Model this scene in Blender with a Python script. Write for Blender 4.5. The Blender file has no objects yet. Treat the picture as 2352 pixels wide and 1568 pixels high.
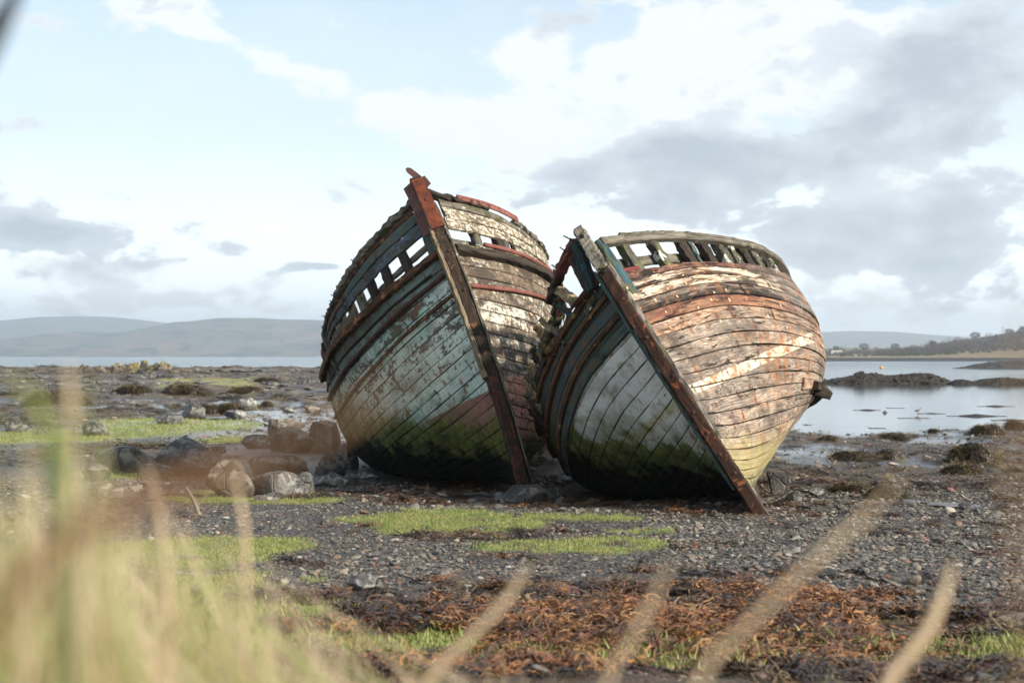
import bpy, math, random
import numpy as np
from mathutils import Vector, Matrix

# ------------------------------------------------------------------ camera, sky, sun, exposure
scene = bpy.context.scene
COL = scene.collection
EYE = 2.3
FPX, CXP, CYP, HOR = 3600.0, 1176.0, 784.0, 816.5      # photograph measured at 2352 px wide
cam_d = bpy.data.cameras.new("camera"); cam = bpy.data.objects.new("camera", cam_d); COL.objects.link(cam)
cam_d.sensor_width = 36.0; cam_d.lens = FPX * 36.0 / 2352.0
cam_d.clip_start = 0.05; cam_d.clip_end = 30000
cam.location = (0, 0, EYE)
cam.rotation_euler = (math.radians(90) + math.atan((HOR - CYP) / FPX), 0, 0)
cam_d.dof.use_dof = True; cam_d.dof.focus_distance = 22.5; cam_d.dof.aperture_fstop = 3.2
scene.camera = cam
scene.view_settings.view_transform = 'Standard'
scene.view_settings.look = 'None'
scene.view_settings.gamma = 1.0
scene.view_settings.use_curve_mapping = False
scene.view_settings.exposure = 1.18
scene.cycles.max_bounces = 6
scene.cycles.diffuse_bounces = 3
scene.cycles.glossy_bounces = 3
scene.cycles.transmission_bounces = 2
scene.cycles.volume_bounces = 2

SUN_DIR = Vector((0.80, -0.55, 0.42)).normalized()      # from the scene towards the sun
sun_el = math.asin(SUN_DIR.z); sun_az = math.atan2(SUN_DIR.x, SUN_DIR.y)
sd = bpy.data.lights.new("sun", 'SUN'); sun = bpy.data.objects.new("sun", sd); COL.objects.link(sun)
sd.energy = 3.5; sd.angle = math.radians(1.5); sd.color = (1.0, 0.92, 0.81)
sun.rotation_euler = SUN_DIR.to_track_quat('Z', 'Y').to_euler()
sun.location = (20, -10, 30)

# ------------------------------------------------------------------ node helper
class G:
    def __init__(s, tree):
        s.t = tree; s.N = tree.nodes; s.L = tree.links
    def node(s, ty, **kw):
        n = s.N.new(ty)
        for k, v in kw.items(): setattr(n, k, v)
        return n
    def put(s, sock, v):
        if v is None: return
        if isinstance(v, bpy.types.NodeSocket): s.L.new(v, sock)
        elif isinstance(v, (tuple, list)):
            v = tuple(v)
            if sock.type == 'RGBA' and len(v) == 3: v = v + (1,)
            sock.default_value = v
        else:
            if sock.type in ('RGBA',): sock.default_value = (v, v, v, 1)
            elif sock.type == 'VECTOR': sock.default_value = (v, v, v)
            else: sock.default_value = v
    def m(s, op, a, b=None, c=None, clamp=False):
        n = s.node('ShaderNodeMath', operation=op, use_clamp=clamp)
        for i, x in enumerate((a, b, c)): s.put(n.inputs[i], x)
        return n.outputs[0]
    def v(s, op, a, b=None, c=None, scale=None):
        n = s.node('ShaderNodeVectorMath', operation=op)
        for i, x in enumerate((a, b, c)):
            if x is not None: s.put(n.inputs[i], x)
        if scale is not None: s.put(n.inputs['Scale'], scale)
        return n.outputs['Value'] if op in ('DOT_PRODUCT', 'LENGTH', 'DISTANCE') else n.outputs[0]
    def xyz(s, x, y=0.0, z=0.0):
        n = s.node('ShaderNodeCombineXYZ')
        for i, q in enumerate((x, y, z)): s.put(n.inputs[i], q)
        return n.outputs[0]
    def sep(s, vec):
        n = s.node('ShaderNodeSeparateXYZ'); s.put(n.inputs[0], vec); return n.outputs
    def noise(s, vec, scale=1.0, detail=4.0, rough=0.55, dist=0.0, col=False):
        n = s.node('ShaderNodeTexNoise'); s.put(n.inputs['Vector'], vec); s.put(n.inputs['Scale'], scale)
        n.inputs['Detail'].default_value = detail; n.inputs['Roughness'].default_value = rough
        n.inputs['Distortion'].default_value = dist
        return n.outputs['Color' if col else 'Fac']
    def voro(s, vec, scale=1.0, feature='F1', out='Distance', rnd=1.0):
        n = s.node('ShaderNodeTexVoronoi', feature=feature); s.put(n.inputs['Vector'], vec); s.put(n.inputs['Scale'], scale)
        n.inputs['Randomness'].default_value = rnd
        return n.outputs[out]
    def mapr(s, x, a, b, c=0.0, d=1.0, smooth=True):
        n = s.node('ShaderNodeMapRange', interpolation_type='SMOOTHSTEP' if smooth else 'LINEAR')
        s.put(n.inputs['Value'], x)
        for k, q in zip(('From Min', 'From Max', 'To Min', 'To Max'), (a, b, c, d)): s.put(n.inputs[k], q)
        return n.outputs['Result']
    def mix(s, f, a, b, mode='MIX'):
        n = s.node('ShaderNodeMix', data_type='RGBA', blend_type=mode, clamp_factor=True)
        s.put(n.inputs[0], f); s.put(n.inputs[6], a); s.put(n.inputs[7], b)
        return n.outputs[2]
    def ramp(s, f, stops):
        n = s.node('ShaderNodeValToRGB'); s.put(n.inputs[0], f)
        e = n.color_ramp.elements
        while len(e) < len(stops): e.new(0.5)
        for q, (p, c) in zip(e, stops): q.position = p; q.color = tuple(c) + (1,)
        return n.outputs[0]
    def attr(s, name, out='Fac'):
        n = s.node('ShaderNodeAttribute', attribute_name=name); return n.outputs[out]

def new_mat(name):
    m = bpy.data.materials.new(name); m.use_nodes = True
    for n in list(m.node_tree.nodes): m.node_tree.nodes.remove(n)
    g = G(m.node_tree)
    out = g.node('ShaderNodeOutputMaterial'); b = g.node('ShaderNodeBsdfPrincipled')
    g.L.new(b.outputs[0], out.inputs[0]); g.b = b; g.out = out; g.mat = m
    return g
def finish(g, color, rough=0.8, bump=None, dist=0.01, strength=1.0, spec=0.4, metal=0.0, gam=None):
    if gam:      # deepens the contrast between clean and stained wood
        gn = g.node('ShaderNodeGamma'); g.put(gn.inputs[0], color); gn.inputs[1].default_value = gam; color = gn.outputs[0]
    g.put(g.b.inputs['Base Color'], color); g.put(g.b.inputs['Roughness'], rough)
    g.put(g.b.inputs['Specular IOR Level'], spec); g.put(g.b.inputs['Metallic'], metal)
    if bump is not None:
        n = g.node('ShaderNodeBump'); g.put(n.inputs['Height'], bump)
        n.inputs['Distance'].default_value = dist; n.inputs['Strength'].default_value = strength
        g.L.new(n.outputs[0], g.b.inputs['Normal'])
    return g.mat

# ------------------------------------------------------------------ world: physical sky seen through broken cloud
world = bpy.data.worlds.new("World"); scene.world = world; world.use_nodes = True
for n in list(world.node_tree.nodes): world.node_tree.nodes.remove(n)
w = G(world.node_tree)
wo = w.node('ShaderNodeOutputWorld'); bg = w.node('ShaderNodeBackground'); w.L.new(bg.outputs[0], wo.inputs[0])
sky = w.node('ShaderNodeTexSky', sky_type='NISHITA'); sky.sun_disc = False
sky.sun_elevation = sun_el; sky.sun_rotation = sun_az; sky.air_density = 1.0; sky.dust_density = 1.2; sky.ozone_density = 1.0
tc = w.node('ShaderNodeTexCoord'); d = tc.outputs['Generated']
dx, dy, dz = w.sep(d)[0:3]
az = w.m('ARCTAN2', dx, dy); el = w.m('ARCSINE', dz)
# cloud-layer coordinates (a flat layer overhead, so clouds flatten towards the horizon)
den = w.m('ADD', w.m('MAXIMUM', dz, 0.0), 0.10)
cu = w.m('DIVIDE', dx, den); cv = w.m('DIVIDE', dy, den)
lay = w.xyz(cu, w.m('MULTIPLY', cv, 0.55), 0.0)
n1 = w.noise(lay, 2.1, 8, 0.60, 0.5)
n2 = w.noise(w.v('ADD', lay, (7.3, 2.1, 1.7)), 5.5, 8, 0.62, 0.3)
ang = w.xyz(w.m('MULTIPLY', az, 1.0), w.m('MULTIPLY', el, 1.9), 0.0)
n3 = w.noise(ang, 13.0, 8, 0.60, 0.35)
n4 = w.noise(w.v('ADD', ang, (3.1, 9.2, 4.0)), 34.0, 7, 0.62, 0.3)
n5 = w.noise(w.v('ADD', ang, (1.4, 0.6, 8.0)), 6.0, 4, 0.55, 0.6)
det = w.m('ADD', w.m('ADD', w.m('MULTIPLY', w.m('SUBTRACT', n3, 0.5), 1.0), w.m('MULTIPLY', w.m('SUBTRACT', n4, 0.5), 0.45)), w.m('MULTIPLY', w.m('SUBTRACT', n5, 0.5), 0.9))
def blob(px, py, rx, ry, rot=0.0, amp=1.0):
    a0 = (px - CXP) / FPX; e0 = (HOR - py) / FPX; ra = rx / FPX; re = ry / FPX
    x = w.m('SUBTRACT', az, math.atan(a0)); y = w.m('SUBTRACT', el, math.atan(e0))
    c, s_ = math.cos(rot), math.sin(rot)
    xr = w.m('DIVIDE', w.m('ADD', w.m('MULTIPLY', x, c), w.m('MULTIPLY', y, s_)), ra)
    yr = w.m('DIVIDE', w.m('SUBTRACT', w.m('MULTIPLY', y, c), w.m('MULTIPLY', x, s_)), re)
    r2 = w.m('ADD', w.m('MULTIPLY', xr, xr), w.m('MULTIPLY', yr, yr))
    return w.m('MULTIPLY', w.m('EXPONENT', w.m('MULTIPLY', r2, -1.0)), amp)
def blobs(lst):
    r = None
    for b_ in lst:
        q = blob(*b_); r = q if r is None else w.m('ADD', r, q)
    return r
elx = w.m('MAXIMUM', el, 0.0)
outside = w.mapr(w.m('ABSOLUTE', az), 0.36, 0.62)                 # beyond the frame the same broken cloud goes on
outside = w.m('MAXIMUM', outside, w.mapr(el, 0.25, 0.42))
greyb = blobs([(1380, 410, 150, 70, 0.05, .95), (1560, 370, 200, 75, 0.0, .95), (1780, 385, 220, 60, 0.1, .9), (1980, 330, 240, 66, .12, .95), (2220, 270, 200, 90, .1, .95),
               (2290, 110, 200, 130, .2, 1.0), (1500, 475, 120, 32, 0, .7), (1850, 530, 340, 62, -.08, 1.0), (2130, 600, 260, 44, 0, .95), (2280, 450, 170, 90, 0, 1.0), (1640, 470, 150, 50, 0, .8),
               (90, 545, 170, 36, 0, 1.15), (745, 613, 95, 15, 0, 1.05), (1290, 55, 150, 50, 0, .95), (1200, 470, 60, 16, .3, .7), (1240, 300, 60, 30, .4, .6), (60, 640, 120, 20, 0, .5), (1080, 425, 60, 20, .5, .5), (2250, 690, 200, 60, 0, .55), (2080, 170, 120, 60, .3, .5)])
whiteb = blobs([(1230, 120, 150, 100, -.3, .9), (1560, 80, 260, 90, .1, .9), (1950, 110, 300, 110, .1, .9), (1180, 290, 300, 70, -.25, .9),
                (740, 60, 140, 44, -.1, 1.05), (520, 110, 230, 40, -.35, 1.0), (780, 210, 230, 55, -.35, .95), (1000, 300, 240, 60, -.3, .9), (390, 15, 80, 30, 0, .9), (1500, 250, 400, 90, -.1, .7),
                (2000, 450, 500, 120, 0, .7), (420, 690, 380, 45, 0, .8), (100, 630, 160, 34, 0, .5), (2000, 700, 500, 80, 0, .6)])
base = w.m('MULTIPLY', outside, 0.45)
greyd = w.m('ADD', greyb, w.m('MULTIPLY', base, 0.75)); whited = w.m('ADD', whiteb, base)
whitem = w.mapr(w.m('ADD', whited, w.m('MULTIPLY', det, 3.4)), 0.34, 0.80)
greyd = w.m('MINIMUM', greyd, 1.05)
greym = w.mapr(w.m('ADD', greyd, w.m('MULTIPLY', det, 3.3)), 0.42, 0.76)
clear = w.node('ShaderNodeMix', data_type='RGBA', blend_type='MULTIPLY'); clear.inputs[0].default_value = 1.0
w.L.new(sky.outputs[0], clear.inputs[6]); clear.inputs[7].default_value = (0.092, 0.092, 0.092, 1)
veil = w.mapr(w.m('ADD', el, w.m('MULTIPLY', w.m('MULTIPLY', det, 1.0), .10)), 0.02, 0.30, 0.96, 0.18, False)                  # thin high veil thickening towards the horizon
c0 = w.mix(veil, clear.outputs[2], w.mix(w.mapr(el, 0.02, 0.16), (0.82, 0.885, 0.93), (0.445, 0.495, 0.52)))
pink = w.mapr(el, 0.0, 0.12, 1.0, 0.0)
whitec = w.mix(pink, (0.50, 0.502, 0.505), (0.50, 0.488, 0.48))
c1 = w.mix(w.m('MULTIPLY', whitem, 0.80), c0, whitec)
greyc = w.mix(w.mapr(w.m('ADD', greyd, w.m('MULTIPLY', det, 2.2)), 0.5, 1.5), (0.365, 0.40, 0.43), (0.225, 0.26, 0.295))
c2 = w.mix(w.m('MULTIPLY', greym, 0.95), c1, greyc)
w.put(bg.inputs[0], c2)
bg.inputs[1].default_value = 1.0

# ------------------------------------------------------------------ object helpers
def tag(o, label=None, cat=None, group=None, kind=None):
    if label: o['label'] = label
    if cat: o['category'] = cat
    if group: o['group'] = group
    if kind: o['kind'] = kind
    return o
def empty(name, loc=(0, 0, 0), mat=None):
    o = bpy.data.objects.new(name, None); o.empty_display_size = 0.3; COL.objects.link(o)
    if mat is not None: o.matrix_world = mat
    else: o.location = loc
    return o
def mesh_obj(name, verts, faces, mat, parent=None, smooth=False, uv=None, attrs=None, link=True):
    me = bpy.data.meshes.new(name)
    verts = np.asarray(verts, dtype=np.float32)
    if isinstance(faces, np.ndarray) and faces.ndim == 2:
        k = faces.shape[1]; nf = len(faces)
        me.vertices.add(len(verts)); me.vertices.foreach_set('co', verts.ravel())
        me.loops.add(nf * k); me.loops.foreach_set('vertex_index', faces.astype(np.int32).ravel())
        me.polygons.add(nf); me.polygons.foreach_set('loop_start', np.arange(0, nf * k, k, dtype=np.int32))
        me.update(calc_edges=True)
    else:
        me.from_pydata([tuple(map(float, v)) for v in verts], [], [tuple(int(i) for i in f) for f in faces]); me.update()
    if uv is not None:
        li = np.empty(len(me.loops), dtype=np.int32); me.loops.foreach_get('vertex_index', li)
        l = me.uv_layers.new(name='uv'); l.data.foreach_set('uv', np.asarray(uv, dtype=np.float32)[li].ravel())
    for k, a in (attrs or {}).items():
        a = np.asarray(a, dtype=np.float32)
        if a.ndim == 1:
            at = me.attributes.new(k, 'FLOAT', 'POINT'); at.data.foreach_set('value', a)
        else:
            at = me.attributes.new(k, 'FLOAT_VECTOR', 'POINT'); at.data.foreach_set('vector', a.ravel())
    me.polygons.foreach_set('use_smooth', np.full(len(me.polygons), smooth, dtype=bool))
    if mat is not None: me.materials.append(mat)
    o = bpy.data.objects.new(name, me)
    if link: COL.objects.link(o)
    if parent is not None: o.parent = parent
    return o

# numpy value noise
def _h(ix, iy, iz, seed):
    n = (ix.astype(np.int64) * 374761393 + iy.astype(np.int64) * 668265263 + iz.astype(np.int64) * 2147483647 + seed * 974711) & 0xffffffff
    n = ((n ^ (n >> 13)) * 1274126177) & 0xffffffff
    n = ((n ^ (n >> 16)) * 2246822519) & 0xffffffff
    return ((n ^ (n >> 15)) & 0xffffff) / float(0xffffff)
def vnoise(x, y, z=0.0, seed=0):
    x, y, z = np.broadcast_arrays(np.asarray(x, float), np.asarray(y, float), np.asarray(z, float))
    ix, iy, iz = np.floor(x), np.floor(y), np.floor(z); fx, fy, fz = x - ix, y - iy, z - iz
    fx, fy, fz = [f * f * (3 - 2 * f) for f in (fx, fy, fz)]
    r = 0
    for a in (0, 1):
        for b in (0, 1):
            for c in (0, 1):
                r = r + (fx if a else 1 - fx) * (fy if b else 1 - fy) * (fz if c else 1 - fz) * _h(ix + a, iy + b, iz + c, seed)
    return r
def fbm(x, y, z=0.0, octv=4, seed=0, gain=0.5):
    r = 0; a = 1; tot = 0; f = 1.0
    for i in range(octv):
        r = r + a * vnoise(np.asarray(x) * f, np.asarray(y) * f, np.asarray(z) * f, seed + i * 17); tot += a; a *= gain; f *= 2.03
    return r / tot
def sst(a, b, x):
    t = np.clip((np.asarray(x, float) - a) / (b - a), 0, 1); return t * t * (3 - 2 * t)
def unproject(u, v, Y):
    """a photograph position at distance Y as a point of the beach (used for measuring the place)"""
    return np.array([(u - CXP) / FPX * Y, Y, EYE + (HOR - v) / FPX * Y])

# ------------------------------------------------------------------ materials
def hull_inputs(g):
    uvn = g.node('ShaderNodeUVMap', uv_map='uv'); u, v, _ = g.sep(uvn.outputs[0])[0:3]
    pid = g.attr('pid')
    st = g.attr('st', 'Vector')
    s_, t_, e_ = g.sep(st)[0:3]
    oc = g.node('ShaderNodeTexCoord').outputs['Object']
    ox, oy, oz = g.sep(oc)[0:3]
    ge = g.node('ShaderNodeNewGeometry').outputs['Position']
    wx, wy, wz = g.sep(ge)[0:3]
    pofs = g.m('MULTIPLY', pid, 37.0)
    return dict(u=u, v=v, pid=pid, s=s_, t=t_, e=e_, oc=oc, ox=ox, oy=oy, oz=oz, wp=ge, wz=wz, pofs=pofs)
def grain(g, h, su=1.6, sv=26.0):
    """fine fibre plus flat-sawn contour grain running along each plank"""
    a = g.noise(g.xyz(g.m('MULTIPLY', h['u'], su), g.m('MULTIPLY', h['v'], sv), h['pofs']), 1.0, 7, 0.6, 0.4)
    b = g.noise(g.xyz(g.m('MULTIPLY', h['u'], 0.55), g.m('MULTIPLY', h['v'], 6.0), g.m('ADD', h['pofs'], 5.0)), 1.0, 3, 0.45, 0.35)
    c = g.m('SINE', g.m('MULTIPLY', b, 150.0))
    return a, g.m('MULTIPLY', g.m('ADD', c, 1.0), 0.5)
def algae_and_shade(g, h, col, z_black, z_green, gcol=(0.135, 0.15, 0.016), gcol2=(0.045, 0.06, 0.012), black=(0.007, 0.0075, 0.005), amt=0.97, wide=0.22):
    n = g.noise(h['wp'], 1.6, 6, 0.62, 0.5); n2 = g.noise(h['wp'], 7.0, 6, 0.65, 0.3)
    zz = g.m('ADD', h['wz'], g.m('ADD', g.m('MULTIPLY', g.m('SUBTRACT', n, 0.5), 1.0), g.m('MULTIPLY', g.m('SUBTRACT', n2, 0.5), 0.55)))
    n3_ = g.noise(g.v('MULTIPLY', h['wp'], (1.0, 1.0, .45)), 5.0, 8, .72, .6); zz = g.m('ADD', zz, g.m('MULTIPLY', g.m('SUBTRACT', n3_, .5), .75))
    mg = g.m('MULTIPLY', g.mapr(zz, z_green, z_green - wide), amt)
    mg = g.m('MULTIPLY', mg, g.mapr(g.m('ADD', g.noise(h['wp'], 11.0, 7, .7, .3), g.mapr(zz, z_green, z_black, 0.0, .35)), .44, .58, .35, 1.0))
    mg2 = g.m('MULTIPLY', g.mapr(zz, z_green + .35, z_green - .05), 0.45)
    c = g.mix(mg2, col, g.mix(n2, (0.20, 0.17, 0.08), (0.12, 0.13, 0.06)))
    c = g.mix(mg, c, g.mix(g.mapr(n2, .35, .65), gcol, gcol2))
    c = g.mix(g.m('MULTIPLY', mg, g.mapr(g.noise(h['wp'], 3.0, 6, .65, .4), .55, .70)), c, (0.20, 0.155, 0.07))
    mb = g.mapr(zz, z_black + .06, z_black - 0.30)  # black foot of the hull: wet algae with the under-hull shade painted in
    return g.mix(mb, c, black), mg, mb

def nail_spots(g, h, du=0.42, size=0.028):
    """two fastenings per frame on every plank; returns (spot mask, rust halo)"""
    cu_ = g.m('ADD', g.m('DIVIDE', h['u'], du), g.m('MULTIPLY', h['pid'], 0.55)); ci = g.m('FLOOR', cu_)
    wn = g.node('ShaderNodeTexWhiteNoise', noise_dimensions='2D'); g.put(wn.inputs['Vector'], g.xyz(ci, h['pofs'], 0.0)); wr, wg, wb = g.sep(wn.outputs['Color'])[0:3]
    fu = g.m('SUBTRACT', g.m('SUBTRACT', cu_, ci), g.m('ADD', 0.3, g.m('MULTIPLY', wr, .4)))
    fe = g.m('SUBTRACT', h['e'], g.m('ADD', 0.2, g.m('MULTIPLY', wg, .6)))
    x = g.m('MULTIPLY', fu, du); y = g.m('MULTIPLY', fe, 0.17)
    r = g.m('SQRT', g.m('ADD', g.m('MULTIPLY', x, x), g.m('MULTIPLY', y, y)))
    size = g.m('MULTIPLY', size, g.m('ADD', .45, g.m('MULTIPLY', wb, .75)))
    return g.mapr(r, size, g.m('MULTIPLY', size, 0.45)), r, x

def mat_hull_A_star():
    g = new_mat("pale green peeling paint"); h = hull_inputs(g)
    fib, con = grain(g, h)
    big = g.noise(h['oc'], 0.7, 4, 0.55, 0.3); med = g.noise(g.xyz(g.m('MULTIPLY', h['u'], 2.2), g.m('MULTIPLY', h['v'], 5.0), g.m('MULTIPLY', h['pofs'], 0.1)), 1.0, 8, 0.66, 0.6)
    fine = g.noise(h['oc'], 16.0, 7, 0.7, 0.2)
    pale = g.mix(g.mapr(big, .35, .65), (0.55, 0.63, 0.555), (0.33, 0.49, 0.43))
    pale = g.mix(g.mapr(g.noise(h['oc'], 3.0, 5, .6), .45, .7), pale, (0.58, 0.60, 0.55))
    aft = g.m('MULTIPLY', g.mapr(h['oy'], 1.6, 4.2), g.mapr(h['oz'], 2.6, 1.3))
    pale = g.mix(g.m('MULTIPLY', aft, .8), pale, (0.48, 0.37, 0.20))
    paint = g.mix(g.mapr(g.m('ADD', h['t'], g.m('MULTIPLY', g.m('SUBTRACT', med, .5), .12)), .86, .93), pale, g.mix(big, (0.20, 0.27, 0.24), (0.10, 0.14, 0.13)))
    # antifouling red below the old waterline at the forefoot
    wl = g.m('SUBTRACT', h['oz'], g.m('SUBTRACT', 1.56, g.m('MULTIPLY', h['oy'], .16)))
    wl = g.m('ADD', wl, g.m('MULTIPLY', g.m('SUBTRACT', fine, .5), .05))
    redm = g.m('MULTIPLY', g.mapr(wl, 0.015, -0.015), g.mapr(g.m('ADD', h['oy'], g.m('MULTIPLY', g.m('SUBTRACT', med, .5), 1.2)), 2.3, 1.0))
    red = g.mix(med, (0.25, 0.10, 0.085), (0.36, 0.155, 0.125))
    paint = g.mix(g.m('MULTIPLY', redm, .95), paint, red)
    wood = g.mix(fib, (0.04, 0.04, 0.036), (0.22, 0.20, 0.16))
    wood = g.mix(g.mapr(big, .5, .66), wood, (0.15, 0.085, 0.04))
    chipn = g.m('ADD', g.m('MULTIPLY', med, .75), g.m('MULTIPLY', fine, .35))
    thr = g.mapr(h['t'], 0.35, 1.0, 0.650, 0.560)
    chip = g.mapr(chipn, g.m('SUBTRACT', thr, .012), g.m('ADD', thr, .018))
    spot = g.mapr(g.noise(h['oc'], 9.0, 5, .7, .4), .60, .64)
    chip = g.m('MAXIMUM', chip, spot)
    edge = g.mapr(g.m('ABSOLUTE', g.m('SUBTRACT', h['e'], .5)), .40, .5)
    chip = g.m('MAXIMUM', chip, g.mapr(g.m('ADD', edge, g.m('MULTIPLY', fine, 1.1)), 1.32, 1.42))
    col = g.mix(chip, paint, wood)
    col = g.mix(g.m('MULTIPLY', g.mapr(g.noise(g.xyz(g.m('MULTIPLY', h['u'], 6.0), g.m('MULTIPLY', h['v'], 1.1), 0.0), 1.0, 5, .6), .54, .75), .55), col, (0.11, 0.12, 0.085))
    grime = g.mapr(g.noise(g.xyz(g.m('MULTIPLY', h['u'], 1.1), g.m('MULTIPLY', h['v'], 2.4), 5.0), 1.0, 8, .68, .8), .46, .66)
    col = g.mix(g.m('MULTIPLY', grime, .50), col, (0.06, 0.065, 0.045))
    nail, nr, nx = nail_spots(g, h)
    some = g.mapr(g.noise(g.xyz(h['u'], h['pofs'], 3.0), 1.9, 1, .5), .52, .60)
    col = g.mix(g.m('MULTIPLY', g.m('MULTIPLY', g.mapr(nr, .055, .012), some), .8), col, (0.26, 0.095, 0.025))
    col = g.mix(g.m('MULTIPLY', nail, .55), col, (0.03, 0.03, 0.028))
    col = g.mix(g.m('MULTIPLY', edge, .75), col, (0.02, 0.02, 0.014))
    col, mg, mb = algae_and_shade(g, h, col, 0.92, 1.30)
    bmp = g.m('SUBTRACT', g.m('ADD', g.m('MULTIPLY', fib, .5), g.m('MULTIPLY', g.m('SUBTRACT', 1.0, chip), .9)), g.m('MULTIPLY', nail, .8))
    bmp = g.m('ADD', bmp, g.m('MULTIPLY', fine, .8))
    return finish(g, col, g.mapr(fine, .3, .7, .55, .8), bmp, 0.008, 1.0, g.mapr(mb, 0, 1, .35, .05), gam=1.12)

def mat_hull_A_port():
    g = new_mat("flaking cream paint on brown wood"); h = hull_inputs(g)
    fib, con = grain(g, h, 2.0, 30.0)
    big = g.noise(h['oc'], 0.9, 4, 0.55, 0.3); fine = g.noise(h['oc'], 18.0, 7, 0.7, 0.2)
    fl = g.noise(g.xyz(g.m('MULTIPLY', h['u'], 7.0), g.m('MULTIPLY', h['v'], 13.0), h['pofs']), 1.0, 9, 0.76, 0.7)
    fl2 = g.noise(g.xyz(g.m('MULTIPLY', h['u'], 18.0), g.m('MULTIPLY', h['v'], 7.0), h['pofs']), 1.0, 8, 0.76, 0.5)
    wood = g.mix(fib, (0.05, 0.036, 0.026), (0.27, 0.19, 0.12))
    wood = g.mix(g.mapr(big, .42, .68), wood, g.mix(g.mapr(fl, .4, .6), (0.07, 0.05, 0.035), (0.34, 0.28, 0.21)))
    wood = g.mix(g.mapr(g.noise(h['oc'], 2.6, 5, .6), .55, .72), wood, (0.035, 0.028, 0.022))
    cream = g.mix(big, (0.50, 0.44, 0.33), (0.42, 0.45, 0.42))
    cream = g.mix(g.mapr(fl2, .45, .7), cream, (0.64, 0.59, 0.48))
    cream = g.mix(g.mapr(g.noise(g.xyz(g.m('MULTIPLY', h['u'], 7.0), g.m('MULTIPLY', h['v'], 1.0), 2.0), 1.0, 4, .6), .56, .72), cream, (0.56, 0.27, 0.11))
    blue = g.mapr(g.noise(h['oc'], 5.5, 5, .6, .4), .60, .66)
    cream = g.mix(g.m('MULTIPLY', blue, .5), cream, (0.26, 0.33, 0.39))
    wl = g.m('SUBTRACT', h['oz'], g.m('SUBTRACT', 1.78, g.m('MULTIPLY', h['oy'], .20)))
    red = g.mapr(g.m('ADD', wl, g.m('MULTIPLY', g.m('SUBTRACT', fl, .5), .35)), .05, -.08)
    cream = g.mix(red, cream, g.mix(fl2, (0.50, 0.20, 0.14), (0.62, 0.36, 0.24)))
    pl = g.mapr(g.noise(g.xyz(h['pofs'], 0.0, 0.0), 1.7, 1, .5), .35, .65)
    thr = g.m('ADD', g.mapr(pl, 0, 1, .515, .575), g.m('MULTIPLY', g.mapr(h['t'], .84, 1.0), .03))
    # the strakes just under the lower bar keep most of their pale paint
    keep = g.m('MULTIPLY', g.mapr(h['t'], .70, .715), g.mapr(h['t'], .80, .79))
    thr = g.m('SUBTRACT', thr, g.m('ADD', g.m('MULTIPLY', keep, .065), g.m('MULTIPLY', red, .10)))
    pn = g.m('ADD', g.m('MULTIPLY', fl, .62), g.m('MULTIPLY', fl2, .40))
    pm0 = g.mapr(pn, g.m('SUBTRACT', thr, .05), g.m('SUBTRACT', thr, .03)); wood = g.mix(g.m('MULTIPLY', pm0, .6), wood, g.mix(fl2, (0.20, 0.17, 0.13), (0.38, 0.33, 0.26)))
    pm = g.mapr(pn, g.m('SUBTRACT', thr, .01), g.m('ADD', thr, .015))
    col = g.mix(pm, wood, cream)
    rot = g.noise(g.xyz(g.m('MULTIPLY', h['u'], 1.3), g.m('MULTIPLY', h['t'], 14.0), 3.0), 1.0, 9, .70, 1.0)
    col = g.mix(g.m('MULTIPLY', g.mapr(g.m('ADD', rot, g.mapr(h['t'], .6, 1.0, 0.0, .05)), .50, .62), .85), col, g.mix(fib, (0.018, 0.014, 0.011), (0.10, 0.072, 0.05)))
    edge = g.mapr(g.m('ADD', g.m('ABSOLUTE', g.m('SUBTRACT', h['e'], .5)), g.m('MULTIPLY', g.m('SUBTRACT', fl, .5), .3)), .34, .5)
    col = g.mix(g.m('MULTIPLY', edge, .8), col, (0.022, 0.017, 0.013))
    nail, nr, nx = nail_spots(g, h)
    col = g.mix(g.m('MULTIPLY', nail, .6), col, (0.05, 0.03, 0.02))
    col, mg, mb = algae_and_shade(g, h, col, 0.55, 1.02, gcol=(0.17, 0.15, 0.03), gcol2=(0.08, 0.08, 0.02))
    bmp = g.m('ADD', g.m('ADD', g.m('MULTIPLY', fib, .8), g.m('MULTIPLY', pm, 1.1)), g.m('MULTIPLY', fine, .7))
    return finish(g, col, .75, bmp, 0.010, 1.0, g.mapr(mb, 0, 1, .3, .05), gam=1.12)

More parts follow.
